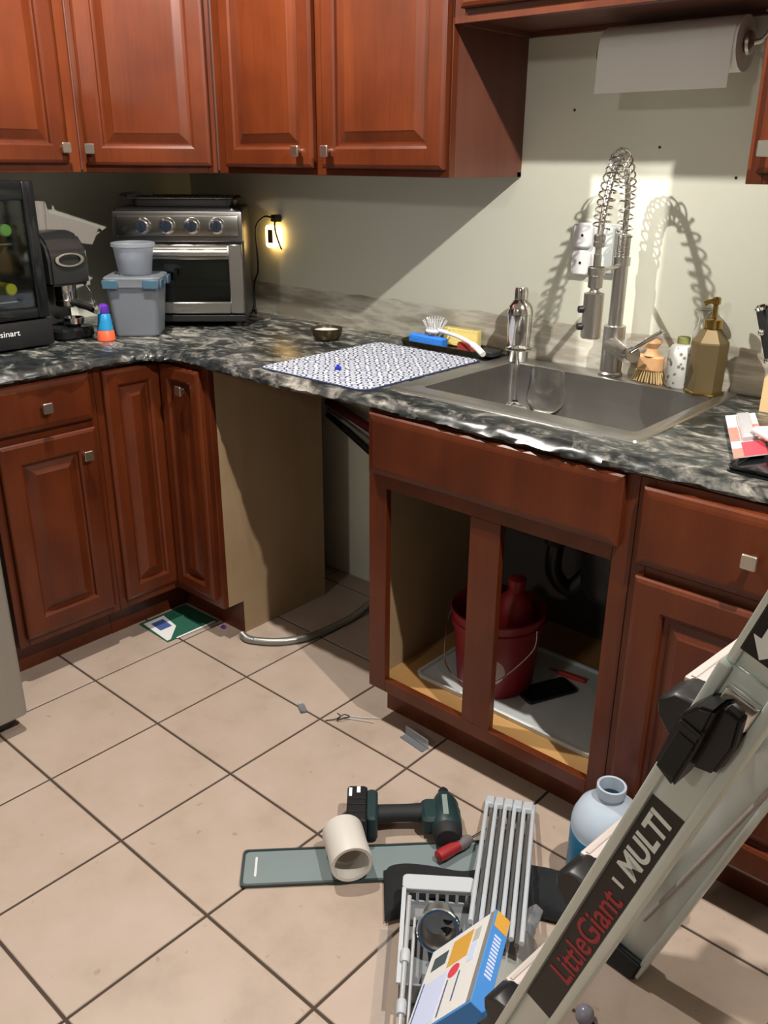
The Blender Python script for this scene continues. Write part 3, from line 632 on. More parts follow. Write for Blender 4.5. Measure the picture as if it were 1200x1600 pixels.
for i in range(34):
    a = 2*PI*i/17; rr = .024 if i < 17 else .014; p = Vector((-.02+rr*math.cos(a), rr*math.sin(a), .016)); q = p+Vector((.012*math.cos(a), .012*math.sin(a), .022 if i < 17 else .03)); cyl(bm, p, q, .0018, .0016, 5)
tag(ob('bristles', bm, WHITE, t), None, kind='stuff')

# wine glasses in the sink
def wine_glass(label, loc, flip):
    t = thing('wine_glass', label, 'glass', loc, 0, 'wine glasses in the sink')
    P = [(.001, .264), (.0355, .264)]
    prof = [(.035, 0), (.034, .003), (.006, .006), (.0042, .012), (.0040, .12), (.006, .138), (.030, .155), (.046, .180), (.047, .195), (.036, .262), (.035, .262), (.0455, .195), (.0445, .181), (.029, .158), (.001, .146)]
    if flip: prof = [(r, .262-z) for r, z in prof]
    ob('glass', lathe(B(), prof, 28), GLASS, t, True); return t
wine_glass('wine glass standing upright in the sink, bowl above the rim', (.715, 1.0, .7077), False)
wine_glass('wine glass turned upside down in the sink below the shaker', (.528, 1.155, .7077-.045+.0), True).location.z = .7072

# ------------------------------------------------------------------ left counter appliances
# wine cooler, faces +X
t = thing('wine_cooler', 'black wine cooler with glass door on the left counter', 'wine cooler', (-.665, .075, ZK), PI/2)
W, H, D = .435, .455, .36
bm = B(); box(bm, 0, .02, .03, D, .02, H); box(bm, W-.02, W, .03, D, .02, H); box(bm, .02, W-.02, .03, D, H-.03, H); box(bm, .02, W-.02, .03, D, .02, .075); box(bm, .02, W-.02, D-.02, D, .075, H-.03); ob('body', bm, BLACKG, t)
bm = B(); box(bm, 0, .035, 0, .03, .085, H, .004, 2); box(bm, W-.035, W, 0, .03, .085, H, .004, 2); box(bm, .035, W-.035, 0, .03, H-.05, H, .004, 2); box(bm, .035, W-.035, 0, .03, .085, .115, .004, 2); dr = ob('door', bm, BLACKG, t, True)
ob('glass_pane', box(B(), .036, W-.036, .010, .014, .116, H-.051), SMOKED, dr)
ob('base', box(B(), 0, W, -.006, .03, .006, .08, .005, 2), BLACK, t, True)
text('logo', 'Cuisinart', .03, LABELW, t, Matrix.Translation((.285, -.0065, .052)) @ Matrix.Rotation(PI/2, 4, 'X'), fit=(.095, .016))
for z_ in (.126, .285): ob('shelf', box(B(), .022, W-.022, .06, D-.03, z_, z_+.004), CHROME, t)
for x in (.03, W-.03): 
    for y in (.04, D-.03): ob('foot', cyl(B(), (x, y, 0), (x, y, .02), .012, seg=10), BLACK, t)
def wine_bottle(label, x, y, z, foil, tilt=0.0):
    b = thing('wine_bottle', label, 'bottle', (x, y, z), PI/2, 'bottles in the wine cooler')
    ob('bottle', lathe(B(), [(.030, .27), (.036, .265), (.036, .115), (.030, .10), (.015, .075), (.0145, .06)], 22, (0, 0, 0), (0, 1, 0)), BOTTLEG, b, True)
    ob('foil', lathe(B(), [(.0135, 0), (.0165, .003), (.0165, .012), (.0152, .014), (.0155, .062)], 18, (0, 0, 0), (0, 1, 0)), foil, b, True)
wine_bottle('wine bottle with bright green foil on the upper cooler shelf', -.69, .427, ZK+.3262, GREENF)
wine_bottle('wine bottle with yellow foil on the lower cooler shelf', -.69, .418, ZK+.1672, YELF)
# espresso machine, faces +X (local -y)
t = thing('espresso_machine', 'dark chrome espresso machine between wine cooler and containers', 'coffee machine', (-.70, .545, ZK), PI/2)
W = .125
bm = B(); rprism(bm, 0, W, -.01, .26, 0, .035, .03, .008); ob('base', bm, BLACKG, t, True)
bm = B(); rprism(bm, .012, W-.012, .10, .26, .035, .22, .02, .003); ob('column', bm, pm('gunmetal', (.20, .195, .185), .35, .9), t, True)
bm = B()
prof = [(.0, .16), (.0, .235), (.012, .275), (.04, .302), (.09, .312), (.2, .308), (.26, .29), (.26, .16)]
prism(bm, prof, 0, W, basis((0, 0, 0), (0, 1, 0), (0, 0, 1)))
bmesh.ops.bevel(bm, geom=[e for e in bm.edges], offset=.008, segments=2, affect='EDGES'); ob('head', bm, pm('charcoal_gloss', (.035, .035, .035), .25, .6), t, True)
bm = B(); ring_loft(bm, [[Vector((W/2+a*math.cos(q)*sc, -.003+dy, .235+b*math.sin(q)*sc)) for q in [2*PI*k/24 for k in range(24)]] for a, b, sc, dy in ((.046, .02, 1, 0), (.046, .02, 1, -.004), (.046, .02, .78, -.004), (.046, .02, .78, 0))], False, False); ob('badge_ring', bm, CHROME, t, True)
ob('group_head', lathe(B(), [(.030, .115), (.033, .12), (.033, .15), (.036, .165)], 24, (W/2, .045, 0)), CHROME, t, True)
pf = ob('portafilter', lathe(B(), [(.030, .095), (.034, .10), (.034, .115)], 24, (W/2, .045, 0)), CHROME, t, True)
bm = B(); tube(bm, spline([(W/2, .015, .108), (W/2+.01, -.03, .105), (W/2+.018, -.085, .097)], 4), [.008]*3+[.011]*4+[.012]*2, 12); ob('handle', bm, BLACK, pf, True)
ob('handle_cap', lathe(B(), [(.0125, 0), (.013, .01), (.004, .014)], 16, (W/2+.018, -.085, .097), (.15, -.97, -.14)), CHROME, pf, True)
bm = B(); tube(bm, spline([(W-.012, .03, .17), (W+.002, .0, .12), (W+.004, -.01, .07)], 5), .004, 8); ob('steam_wand', bm, CHROME, t, True)
ob('drip_cup', lathe(B(), [(.018, .035), (.03, .045), (.033, .062), (.030, .062), (.025, .046), (.001, .04)], 24, (W/2+.01, .035, 0)), CHROME, t, True)
# white paper sheet and tube behind the machine, resting on its top
t = thing('paper_bag', 'folded white paper bag standing behind the espresso machine', 'bag', (-.985, .686, ZK))
BAGP = pm('kraft_white', (.50, .46, .41), .9)
bm = B(); prism(bm, [(-.05, .004), (.0, .004), (.01, .272), (.15, .250), (.18, .304), (.027, .351), (.021, .383), (-.063, .378), (-.063, .272)], -.004, .004, basis((0, 0, 0), (.34, .94, 0), (0, 0, 1)))
bmesh.ops.bevel(bm, geom=list(bm.edges), offset=.002, segments=1, affect='EDGES'); ob('paper', bm, BAGP, t)
bm = B(); lathe(bm, [(.022, .290), (.026, .388), (.024, .388), (.02, .292)], 16, (.030, -.024, 0)); ob('paper_fold', bm, BAGP, t, True)
# toy-like squeeze bottle
t = thing('squeeze_bottle', 'small blue squeeze bottle with orange base and purple cap', 'bottle', (-.620, .655, ZK), .3)
ob('base', lathe(B(), [(.024, 0), (.027, .004), (.025, .03), (.022, .034)], 22), ORANGEP, t, True)
ob('body', lathe(B(), [(.0235, .034), (.023, .04), (.020, .06), (.018, .078), (.014, .084)], 22), CYANP, t, True)
ob('cap', lathe(B(), [(.0165, .084), (.017, .088), (.015, .104), (.008, .110), (.001, .111)], 20), PURPLE, t, True)
# containers
t = thing('food_container', 'large clear plastic container with slate blue latches', 'container', (-.652, .798, ZK), PI/4)
def rr(a, z, r=.02): return [Vector((x, y, z)) for x, y in rrect(-a, a, -a, a, r)]
bm = B(); ring_loft(bm, [rr(.062, 0), rr(.066, .004), rr(.080, .165), rr(.078, .165), rr(.064, .008), rr(.05, .006)]); ob('tub', bm, FROST, t, True)
bm = B(); ring_loft(bm, [rr(.081, .150, .022), rr(.086, .152, .025), rr(.086, .176, .025), rr(.082, .181, .022), rr(.06, .181, .02)]); ob('lid', bm, FROST, t, True)
for s in (-1, 1):
    ob('latch', box(B(), s*.06-.024, s*.06+.024, -.092, -.086, .148, .174, .002, 1), TEALL, t, True)
for s in (-1, 1): ob('latch', box(B(), .086, .092, s*.06-.022, s*.06+.022, .148, .174, .002, 1), TEALL, t, True)
t = thing('plastic_tub', 'small white translucent round tub standing on the larger container', 'container', (-.648, .796, ZK+.1812))
ob('tub', lathe(B(), [(.046, 0), (.049, .003), (.060, .082), (.066, .084), (.066, .094), (.062, .096), (.058, .084), (.047, .006), (.001, .005)], 30), FROST, t, True)
# toaster oven, diagonal
t = thing('toaster_oven', 'stainless toaster oven with four knobs across the corner', 'oven', (-.778, .812, ZK), PI/4)
W, D, Z0, Z1 = .405, .285, .018, .372
ob('body', box(B(), 0, W, .022, D, Z0, Z1, .012, 3), pm('oven_shell', (.10, .10, .10), .4, .8), t, True)
ob('base_plate', box(B(), .004, W-.004, .0, .03, Z0, .04, .003, 1), BLACK, t)
ob('control_panel', box(B(), 0.0, W, -.002, .022, .268, .362, .006, 2), DARKST, t, True)
ob('panel_face', box(B(), .012, W-.012, -.006, 0, .285, .350, .005, 2), pm('panel_steel', (.30, .29, .27), .25, 1.0), t, True)
for k in range(4):
    cx, cz = .095+k*.077, .318
    kb = ob('knob', lathe(B(), [(.025, 0), (.026, .003), (.025, .006), (.019, .007), (.0185, .022), (.016, .024)], 26, (cx, -.0062, cz), (0, -1, 0)), CHROME, t, True)
    ob('knob_face', lathe(B(), [(.0175, 0), (.0175, .0026), (.015, .0035)], 22, (cx, -.0285, cz), (0, -1, 0)), pm('knob_blue_black', (.012, .018, .03), .2), kb, True)
    ob('knob_grip', box(B(), cx-.0022, cx+.0022, -.036, -.031, cz-.015, cz+.015, .001, 1), BLACK, kb)
ob('indicator', lathe(B(), [(.008, 0), (.007, .004)], 14, (.038, -.006, .308), (0, -1, 0)), BLACKG, t, True)
bm = B(); box(bm, .006, .05, -.004, .02, .045, .262, .003, 1); box(bm, W-.05, W-.006, -.004, .02, .045, .262, .003, 1); box(bm, .05, W-.05, -.004, .02, .215, .262, .003, 1); box(bm, .05, W-.05, -.004, .02, .045, .082, .003, 1)
dr = ob('door', bm, STEEL, t, True)
ob('door_glass', box(B(), .048, W-.048, .004, .008, .080, .217), SMOKED, dr)
bm = B(); cyl(bm, (.05, -.022, .238), (W-.05, -.022, .238), .011, seg=16); cyl(bm, (.07, -.002, .238), (.07, -.02, .238), .006, seg=8); cyl(bm, (W-.07, -.002, .238), (W-.07, -.02, .238), .006, seg=8); ob('handle', bm, STEEL, dr, True)
text('logo', 'Cuisinart', .02, pm('grey_print', (.12, .12, .12), .4), dr, Matrix.Translation((W/2, -.0045, .063)) @ Matrix.Rotation(PI/2, 4, 'X'), fit=(.062, .012))
ob('cavity', box(B(), .05, W-.05, .0215, .0219, .08, .217), pm('cavity_dark', (.02, .02, .02), .4), t)
bm = B()
for k in range(14): cyl(bm, (.055+k*.0225, .012, .125), (.055+k*.0225, .020, .125), .0012, seg=5)
cyl(bm, (.05, .0125, .128), (W-.05, .0125, .128), .0018, seg=6); cyl(bm, (.05, .016, .15), (W-.05, .016, .15), .0014, seg=6); ob('wire_rack', bm, CHROME, t)
for x in (.03, W-.03):
    for y in (.03, D-.03): ob('foot', cyl(B(), (x, y, 0), (x, y, Z0+.002), .012, seg=12), BLACK, t)
# baking rack on the oven
t = thing('roasting_rack', 'dark metal rack and pan stored on top of the toaster oven', 'rack', (-.765, .845, ZK+.3722), PI/4)
bm = B(); ring_loft(bm, [[Vector((x, y, z)) for x, y in rrect(.03-i, .345+i, .02-i, .22+i, .02)] for i, z in ((-.03, 0), (0, .002), (.006, .024), (.010, .025), (.012, .023))]); ob('pan', bm, pm('pan_dark', (.06, .06, .058), .35, .7), t, True)
bm = B()
for k in range(22): cyl(bm, (.03+k*.0145, .005, .030), (.03+k*.0145, .235, .030), .0016, seg=5)
for y in (.005, .12, .235): cyl(bm, (.02, y, .027), (.345, y, .027), .0022, seg=6)
ob('wire_grid', bm, DARKST, t)
ob('handle', tube(B(), spline([(.012, .03, .031), (-.006, .02, .036), (.04, .0, .042), (.10, -.004, .038)], 5), .004, 7), BLACK, t, True)
# night light and power cord
t = thing('night_light', 'glowing amber plug-in night light on the back wall', 'night light', (-.592, YB, 1.176))
bm = B(); rprism(bm, -.034, .034, -.038, .036, 0, .024, .012, .005, basis((0, -.001, 0), (1, 0, 0), (0, 0, 1))); ob('glowing_cover', bm, NIGHT, t, True)
ob('socket', box(B(), -.016, .008, -.0275, -.022, -.022, .022, .001, 1), pm('socket_grey', (.10, .085, .07), .5), t)
t = thing('power_cord', 'black power cord hanging from the night light outlet to counter', 'cord', (-.575, YB-.03, 1.235))
bm = B(); rprism(bm, -.014, .016, -.012, .012, 0, .028, .006, .003, basis((0, .028, 0), (1, 0, 0), (0, 0, 1))); ob('plug', bm, BLACK, t, True)
O = Vector((-.575, YB-.03, 1.235))
ob('wire', tube(B(), [p-O for p in spline([(-.57, 1.30, 1.235), (-.60, 1.285, 1.24), (-.635, 1.275, 1.205), (-.64, 1.28, 1.13), (-.652, 1.29, 1.06), (-.685, 1.30, 1.015), (-.695, 1.305, .96), (-.695, 1.305, .912)], 7)], .0032, 8), BLACK, t, True)
ob('wire', tube(B(), [p-O for p in spline([(-.565, 1.30, 1.235), (-.552, 1.29, 1.245), (-.548, 1.285, 1.20), (-.55, 1.305, 1.15), (-.56, 1.322, 1.135)], 6)], .003, 8), BLACK, t, True)
bm = B()
for k in range(4): tube(bm, [p-O for p in spline([(-.71+k*.008, 1.285, .910), (-.70+jit(.02), 1.29+jit(.01), .93+k*.004), (-.675-jit(.02), 1.29+jit(.01), .925), (-.665, 1.285, .910)], 5)], .003, 6)
ob('bundle', bm, BLACK, t, True)

# ------------------------------------------------------------------ wall fittings
t = thing('switch_plate', 'white double wall plate with safety covers behind the faucet', 'wall plate', (.63, YB, 1.21))
M = basis((0, -.0005, 0), (1, 0, 0), (0, 0, 1))
bm = B(); rprism(bm, -.066, .066, -.064, .064, 0, .006, .008, .002, M); ob('plate', bm, WHITE, t, True)
for z in (-.034, .034):
    bm = B(); rprism(bm, -.063, -.008, z-.031, z+.031, .006, .016, .012, .004, M); c = ob('safety_cover', bm, WHITE, t, True)
    ob('slot', cyl(B(), (-.034, -.0168, z), (-.034, -.0155, z), .004, seg=10), BLACK, c)
bm = B(); rprism(bm, .004, .058, -.056, .058, .006, .014, .006, .003, M); ob('clear_cover', bm, pm('pale_cover', (.55, .60, .58), .25), t, True)
# paper towel roll and holder
RX0, RX1, RY, RZ = .665, .975, 1.245, 1.646
t = thing('towel_holder', 'brushed nickel paper towel holder under the short cabinet', 'holder', (.82, RY, 1.705))
bm = B(); cyl(bm, (RX0-.82-.025, 0, RZ-1.705), (RX1-.82+.02, 0, RZ-1.705), .006, seg=12); ob('bar', bm, NICKEL, t, True)
ob('end_disc', lathe(B(), [(.003, .006), (.018, .004), (.021, 0), (.018, -.004)], 22, (RX0-.82-.02, 0, RZ-1.705), (-1, 0, 0)), NICKEL, t, True)
ob('end_disc', lathe(B(), [(.024, 0), (.022, .006), (.008, .012), (.003, .013)], 22, (RX1-.82+.006, 0, RZ-1.705), (1, 0, 0)), NICKEL, t, True)
ob('arm', tube(B(), spline([(RX1-.82+.012, 0, RZ-1.705), (RX1-.82+.035, 0, RZ-1.705+.005), (RX1-.82+.05, 0, -.03), (RX1-.82+.052, 0, -.004)], 6), .0055, 10), NICKEL, t, True)
ob('mount', lathe(B(), [(.02, -.004), (.02, 0)], 20, (RX1-.82+.052, 0, 0)), NICKEL, t, True)
t = thing('paper_towel_roll', 'white paper towel roll with a sheet hanging on its holder', 'paper towel', (RX0, RY, RZ))
LW = RX1-RX0
bm = B(); ring_loft(bm, [[Vector((x, r*math.cos(a), r*math.sin(a))) for a in [2*PI*k/36 for k in range(36)]] for x, r in ((0, .019), (0, .053), (LW, .053), (LW, .019), (0, .019))], False, False); TOWEL = pm('towel_paper', (.84, .85, .83), .9, bump=.12, bscale=120)
ob('roll', bm, TOWEL, t, True)
pts = [(-.0535*math.cos(a), .0535*math.sin(a)) for a in [1.3-k*.13 for k in range(11)]]+[(-.054, -.02), (-.0545, -.05), (-.055, -.085)]
bm = B(); ring_loft(bm, [[Vector((x, y, z)) for x in (.0, LW*.33, LW*.66, LW-.006)] for y, z in pts]+[[Vector((x, y-.0012, z)) for x in (.0, LW*.33, LW*.66, LW-.006)] for y, z in pts[::-1]], False, False, False); ob('hanging_sheet', bm, TOWEL, t, True)

# ------------------------------------------------------------------ inside the sink cabinet
t = thing('under_sink_mat', 'pale grey rubber tray mat on the sink cabinet shelf', 'mat', (.50, .80, .1345))
bm = B(); rprism(bm, 0, .535, 0, .335, 0, .004, .02); ob('mat_floor', bm, MATW, t, True)
bm = B(); ring_loft(bm, [[Vector((x, y, z)) for x, y in rrect(i, .535-i, i, .335-i, .02)] for i, z in ((0, 0), (-.003, .012), (.004, .012), (.006, .003))], False, False); ob('mat_lip', bm, MATW, t, True)
t = thing('bucket', 'red plastic bucket with wire handle inside the open sink cabinet', 'bucket', (.668, .925, .1387))
ob('pail', lathe(B(), [(.096, 0), (.099, .004), (.113, .17), (.119, .172), (.120, .19), (.117, .192), (.124, .218), (.121, .221), (.111, .21), (.107, .17), (.093, .008), (.001, .007)], 36), REDB, t, True)
ob('wire_handle', tube(B(), spline([(-.124, -.01, .195), (-.130, -.04, .15), (-.075, -.118, .075), (0, -.14, .058), (.075, -.118, .075), (.130, -.04, .15), (.124, -.01, .195)], 8), .0018, 6), CHROME, t, True)
bm = B()
ring_loft(bm, [[Vector((r*math.sin(p+s*math.cos(q)*.34), -r*math.cos(p+s*math.cos(q)*.34), .085+s*.037*math.sin(q))) for q in [2*PI*k/24 for k in range(24)]] for s, r, p in ((1, .109, .48), (.5, .1092, .48), (.02, .1092, .48))], False, True)
tag(ob('round_label', bm, pm('dim_label', (.55, .42, .40), .6), t), 'pale round sticker')
t = thing('plastic_jug', 'dark red plastic jug sticking out of the bucket', 'jug', (.70, .955, .1465))
ob('body', lathe(B(), [(.045, 0), (.05, .005), (.05, .18), (.04, .235), (.02, .255), (.02, .27)], 24), REDP, t, True)
ob('cap', lathe(B(), [(.023, .27), (.023, .288), (.02, .29)], 18), REDP, t, True)
t = thing('scrub_brush', 'black long-bristled brush standing in the left of the bucket', 'brush', (.612, .93, .1465))
ob('handle', cyl(B(), (0, 0, 0), (-.012, .01, .22), .008, seg=10), BLACK, t, True)
ob('head', lathe(B(), [(.02, .19), (.034, .20), (.036, .25), (.02, .275), (.002, .278)], 18, (-.012, .01, 0)), RUBBER, t, True)
t = thing('smartphone', 'black phone lying on the grey mat beside the bucket', 'phone', (.805, .965, .1387), -.42)
bm = B(); rprism(bm, -.036, .036, -.075, .075, 0, .009, .01, .002); ob('case', bm, BLACK, t, True)
bm = B(); rprism(bm, -.033, .033, -.072, .072, .009, .0096, .008); ob('screen', bm, BLACKG, t, True)
t = thing('red_clamp', 'small red tool lying at the back of the grey mat', 'tool', (.82, 1.065, .1387), .1)
bm = B(); rprism(bm, -.04, .04, -.008, .008, 0, .012, .006, .003); ob('grip', bm, pm('clamp_red', (.55, .06, .04), .5), t, True)
ob('jaw', box(B(), -.065, -.038, -.005, .005, .002, .009, .001, 1), CHROME, t)
t = thing('drain_pipe', 'dark drain pipes and trap hanging below the sink bowl', 'pipe', (.73, 1.08, .7015))
ob('tailpiece', cyl(B(), (0, 0, -.0), (0, 0, -.20), .022, seg=18), BLACK, t, True)
ob('trap', tube(B(), spline([(0, 0, -.2), (0, .0, -.28), (.03, .03, -.33), (.07, .06, -.28), (.08, .09, -.22), (.09, .18, -.2), (.09, .222, -.2)], 6), .022, 14), BLACK, t, True)
ob('slip_nut', lathe(B(), [(.03, -.20), (.03, -.17)], 10), RUBBER, t)
t = thing('garbage_disposal', 'black canister hanging in the shadows under the sink', 'disposal', (.90, 1.10, .7015))
ob('canister', lathe(B(), [(.04, -.0), (.045, -.04), (.085, -.06), (.09, -.08), (.09, -.27), (.075, -.30), (.02, -.305)], 28), BLACK, t, True)
t = thing('supply_hose', 'dark braided supply hose at the right of the sink cabinet', 'hose', (1.02, 1.29, .50))
ob('hose', tube(B(), spline([(0, 0, 0), (0, -.06, .0), (.01, -.09, .06), (-.02, -.08, .13), (-.04, -.05, .19)], 6), .007, 8), HOSEM, t, True)
ob('valve', lathe(B(), [(.014, 0), (.014, .03)], 12, (0, -.035, .0), (0, 1, 0)), CHROME, t, True)
# dishwasher gap: hoses on the wall
t = thing('drain_hose', 'dark red hose slanting along the wall in the dishwasher gap', 'hose', (-.15, 1.295, .60))
ob('hose', tube(B(), spline([(-.17, 0, .052), (.031, 0, -.010), (.30, 0, -.09), (.558, 0, -.15)], 6), .016, 10), pm('hose_red', (.10, .012, .016), .5), t, True)
t = thing('drain_hose', 'black hose slanting along the wall below the red one', 'hose', (-.15, 1.295, .56))
ob('hose', tube(B(), spline([(-.17, 0, .045), (.031, 0, -.050), (.30, 0, -.18), (.558, 0, -.30)], 6), .013, 10), BLACK, t, True)
t = thing('electric_cable', 'grey cable slanting along the wall between the two hoses', 'cable', (-.15, 1.29, .60))
ob('cable', tube(B(), spline([(-.17, 0, .022), (.031, 0, -.050), (.30, 0, -.15), (.558, 0, -.24)], 6), .006, 8), pm('cable_grey', (.25, .25, .23), .5), t, True)
t = thing('metal_conduit', 'grey flexible metal hose curving on the tiles by the gap', 'hose', (-.10, .80, 0))
hp = [(-.2539, .7597), (-.1879, .7531), (-.1226, .764), (-.0721, .7995), (-.0363, .8483), (-.0118, .9086), (-.0045, .9878), (-.0029, 1.0763), (-.0249, 1.19), (-.04, 1.30)]
hp = [(x+.07*max(0, 1-i/2), y, .0125) for i, (x, y) in enumerate(hp)]
P = [p-Vector((-.10, .80, 0)) for p in spline(hp, 16)]
ob('hose', tube(B(), P, [.0112+.0010*(i % 2) for i in range(len(P))], 12), HOSEM, t, True)
t = thing('leaflet', 'green and white printed leaflet under the corner toe kick', 'leaflet', (-.5, .585, .0008))
M = basis((0, 0, 0), (.98, -.06, 0), (.0, 1, 0))
def quad(pts, z0, z1): return prism(B(), pts, z0, z1)
ob('sheet', quad([(.0, .0), (.165, -.004), (.175, .19), (-.0, .185)], 0, .0022), GREENC, t)
ob('white_panel', quad([(.012, .010), (.158, -.001), (.159, .012), (.10, .075), (.012, .088)], .0022, .0026), PAPER, t)
ob('grey_panel', quad([(.03, .026), (.09, .022), (.09, .066), (.03, .072)], .0026, .003), NAVYC, t)
ob('white_strip', quad([(.162, .03), (.170, .03), (.174, .18), (.165, .18)], .0022, .0026), PAPER, t)
t = thing('foam_scrap', 'purple scrap of plastic lying at the hose end', 'scrap', (-.285, .752, .0035))
bm = B(); box(bm, 0, .016, 0, .012, -.003, .006, .002, 1); ob('scrap', bm, PURPLE, t, True)

# ------------------------------------------------------------------ floor litter in the middle
t = thing('wire_connector', 'clear plastic wire connector on the grout crossing', 'connector', (.245, .618, 0), -.5)
bm = B(); rprism(bm, -.018, .018, -.009, .009, 0, .009, .003, .001); ob('body', bm, FROST, t, True)
bm = B(); cyl(bm, (-.03, 0, .004), (-.018, 0, .004), .003, .004, 8); ob('stub', bm, GREYL, t)
t = thing('wire_scrap', 'thin twisted wire scrap with loop on the tiles', 'wire', (.36, .655, .0016))
bm = B(); tube(bm, spline([(-.03, -.03, 0), (-.01, -.01, .004), (.0, .01, .012), (.012, .02, .006), (.006, .0, .008), (-.004, -.012, .003), (-.016, .012, 0), (-.03, .015, 0)], 6), .0015, 5); ob('wire', bm, BLACK, t)
for k in range(2): ob('strand', tube(B(), spline([(.0, .01+k*.012, .001), (.04, .03+k*.015, .004), (.075, .05+k*.025, .0015)], 6), .0011, 5), GREYL, t)
t = thing('plastic_clip', 'clear bent plastic clip on the tile by the toe kick', 'clip', (.53, .725, 0), -.12)
bm = B(); box(bm, 0, .085, 0, .003, 0, .028, .001, 1); box(bm, 0, .085, -.02, .0, 0, .003, .001, 1); ob('clip', bm, FROST, t, True)

# ------------------------------------------------------------------ the pile of tools
# grey plastic panel
t = thing('plastic_tray', 'long flat grey plastic tray strip with a slot lying on the tiles', 'tray', (.5825, .1256, 0), math.radians(45.5))
bm = B(); rprism(bm, 0, .56, -.050, .050, 0, .006, .010, .002); ob('sheet', bm, GREYP, t, True)
bm = B(); ring_loft(bm, [[Vector((x, y, z)) for x, y in rrect(i, .56-i, -.05+i, .05-i, .010)] for i, z in ((-.002, .001), (-.002, .008), (.003, .0085), (.004, .0055))], False, False); ob('raised_edge', bm, pm('panel_edge', (.03, .045, .045), .4), t, True)
bm = B(); rprism(bm, .026, .031, -.026, .030, .0058, .0068, .002); ob('slot', bm, WHITE, t)
# pvc coupling
t = thing('pvc_coupling', 'short thick white PVC pipe piece lying on the grey strip', 'pipe', (.742, .2845, .0085))
a = Vector((.700, .312, .0465))-Vector((.742, .2845, 0)); b = Vector((.786, .2535, .0465))-Vector((.742, .2845, 0))
d = b-a; ln = d.length
ob('pipe', lathe(B(), [(.037, .0), (.0445, .001), (.0455, .006), (.0445, ln*.5), (.0455, ln-.004), (.044, ln), (.037, ln-.001), (.036, ln*.62), (.031, ln*.60), (.031, ln*.40), (.036, ln*.38), (.037, 0)], 36, a, d, False, False), PVC, t, True)
# impact driver lying on its side
t = thing('impact_driver', 'dark green cordless impact driver lying on its side on the tiles', 'power tool', (.755, .454, 0), math.radians(42))
def lying(x0, x1, y0, y1, z0, z1, r, bev, taper=None):
    bm = B(); rprism(bm, x0, x1, y0, y1, z0, z1, r, bev); return bm
ob('battery', lying(-.128, -.082, -.060, .056, .002, .076, .008, .004), BLACK, t, True)
bm = B()
box(bm, -.124, -.117, .018, .046, .076, .0768); box(bm, -.106, -.098, .03, .050, .076, .0768)
ob('battery_print', bm, LABELW, t)
ob('foot', lying(-.086, -.058, -.050, .050, .006, .072, .012, .005), TOOLG, t, True)
ob('latch', lying(-.112, -.080, .02, .062, .018, .060, .006, .003), BLACK, t, True)
bm = B(); HP = spline([(-.064, .0, .039), (-.03, .004, .039), (.01, .006, .039), (.05, .008, .039), (.085, .006, .039)], 4)
rings = []
for i, p in enumerate(HP):
    q = i/(len(HP)-1); ry = .024-.006*math.sin(q*PI)+.006*q; rz = .021-.002*math.sin(q*PI)
    rings.append([p+Vector((0, ry*math.cos(a), rz*math.sin(a))) for a in [2*PI*k/16 for k in range(16)]])
ring_loft(bm, rings); ob('handle', bm, RUBBER, t, True)
ob('head', lathe(B(), [(.031, -.052), (.0345, -.045), (.0345, .006), (.032, .010), (.032, .030), (.026, .046), (.020, .060)], 28, (.096, 0, .0375), (0, 1, 0)), TOOLG, t, True)
ob('rear_cap', lathe(B(), [(.012, -.082), (.026, -.078), (.032, -.066), (.0335, -.053)], 28, (.096, 0, .0375), (0, 1, 0)), RUBBER, t, True)
bm = B(); rprism(bm, .040, .082, -.040, .034, .012, .062, .014, .008); ob('neck_housing', bm, TOOLG, t, True)
for q in (-.035, -.010, .008): ob('battery_rib', box(B(), -.127, -.084, q, q+.004, .0755, .0785, .001, 1), BLACK, t)
ob('chuck', lathe(B(), [(.0125, 0), (.0125, .018), (.009, .020), (.008, .026)], 14, (.096, .062, .0375), (0, 1, 0)), BLACK, t, True)
bm = B(); rprism(bm, .05, .068, .018, .036, .028, .048, .006, .003); ob('trigger', bm, BLACK, t, True)
ob('head_label', box(B(), .088, .100, -.035, .03, .0712, .0722), pm('driver_print', (.20, .24, .22), .5), t)
# screwdriver
t = thing('screwdriver', 'red and grey screwdriver resting on the grey strip by the driver', 'screwdriver', (.884, .415, .0238))
d = Vector((.018, .098, 0)).normalized(); d = Vector((.20, .98, 0)).normalized()
ob('grip', lathe(B(), [(.005, 0), (.013, .004), (.0145, .02), (.013, .055), (.0135, .06)], 12, (0, 0, 0), d), REDP, t, True)
ob('collar', lathe(B(), [(.0138, .06), (.0145, .075), (.012, .092), (.006, .100)], 12, (0, 0, 0), d), pm('translucent_grey', (.16, .14, .14), .3), t, True)
ob('shaft', lathe(B(), [(.003, .10), (.003, .18), (.0035, .186), (.001, .19)], 10, (0, 0, 0), d), CHROME, t, True)
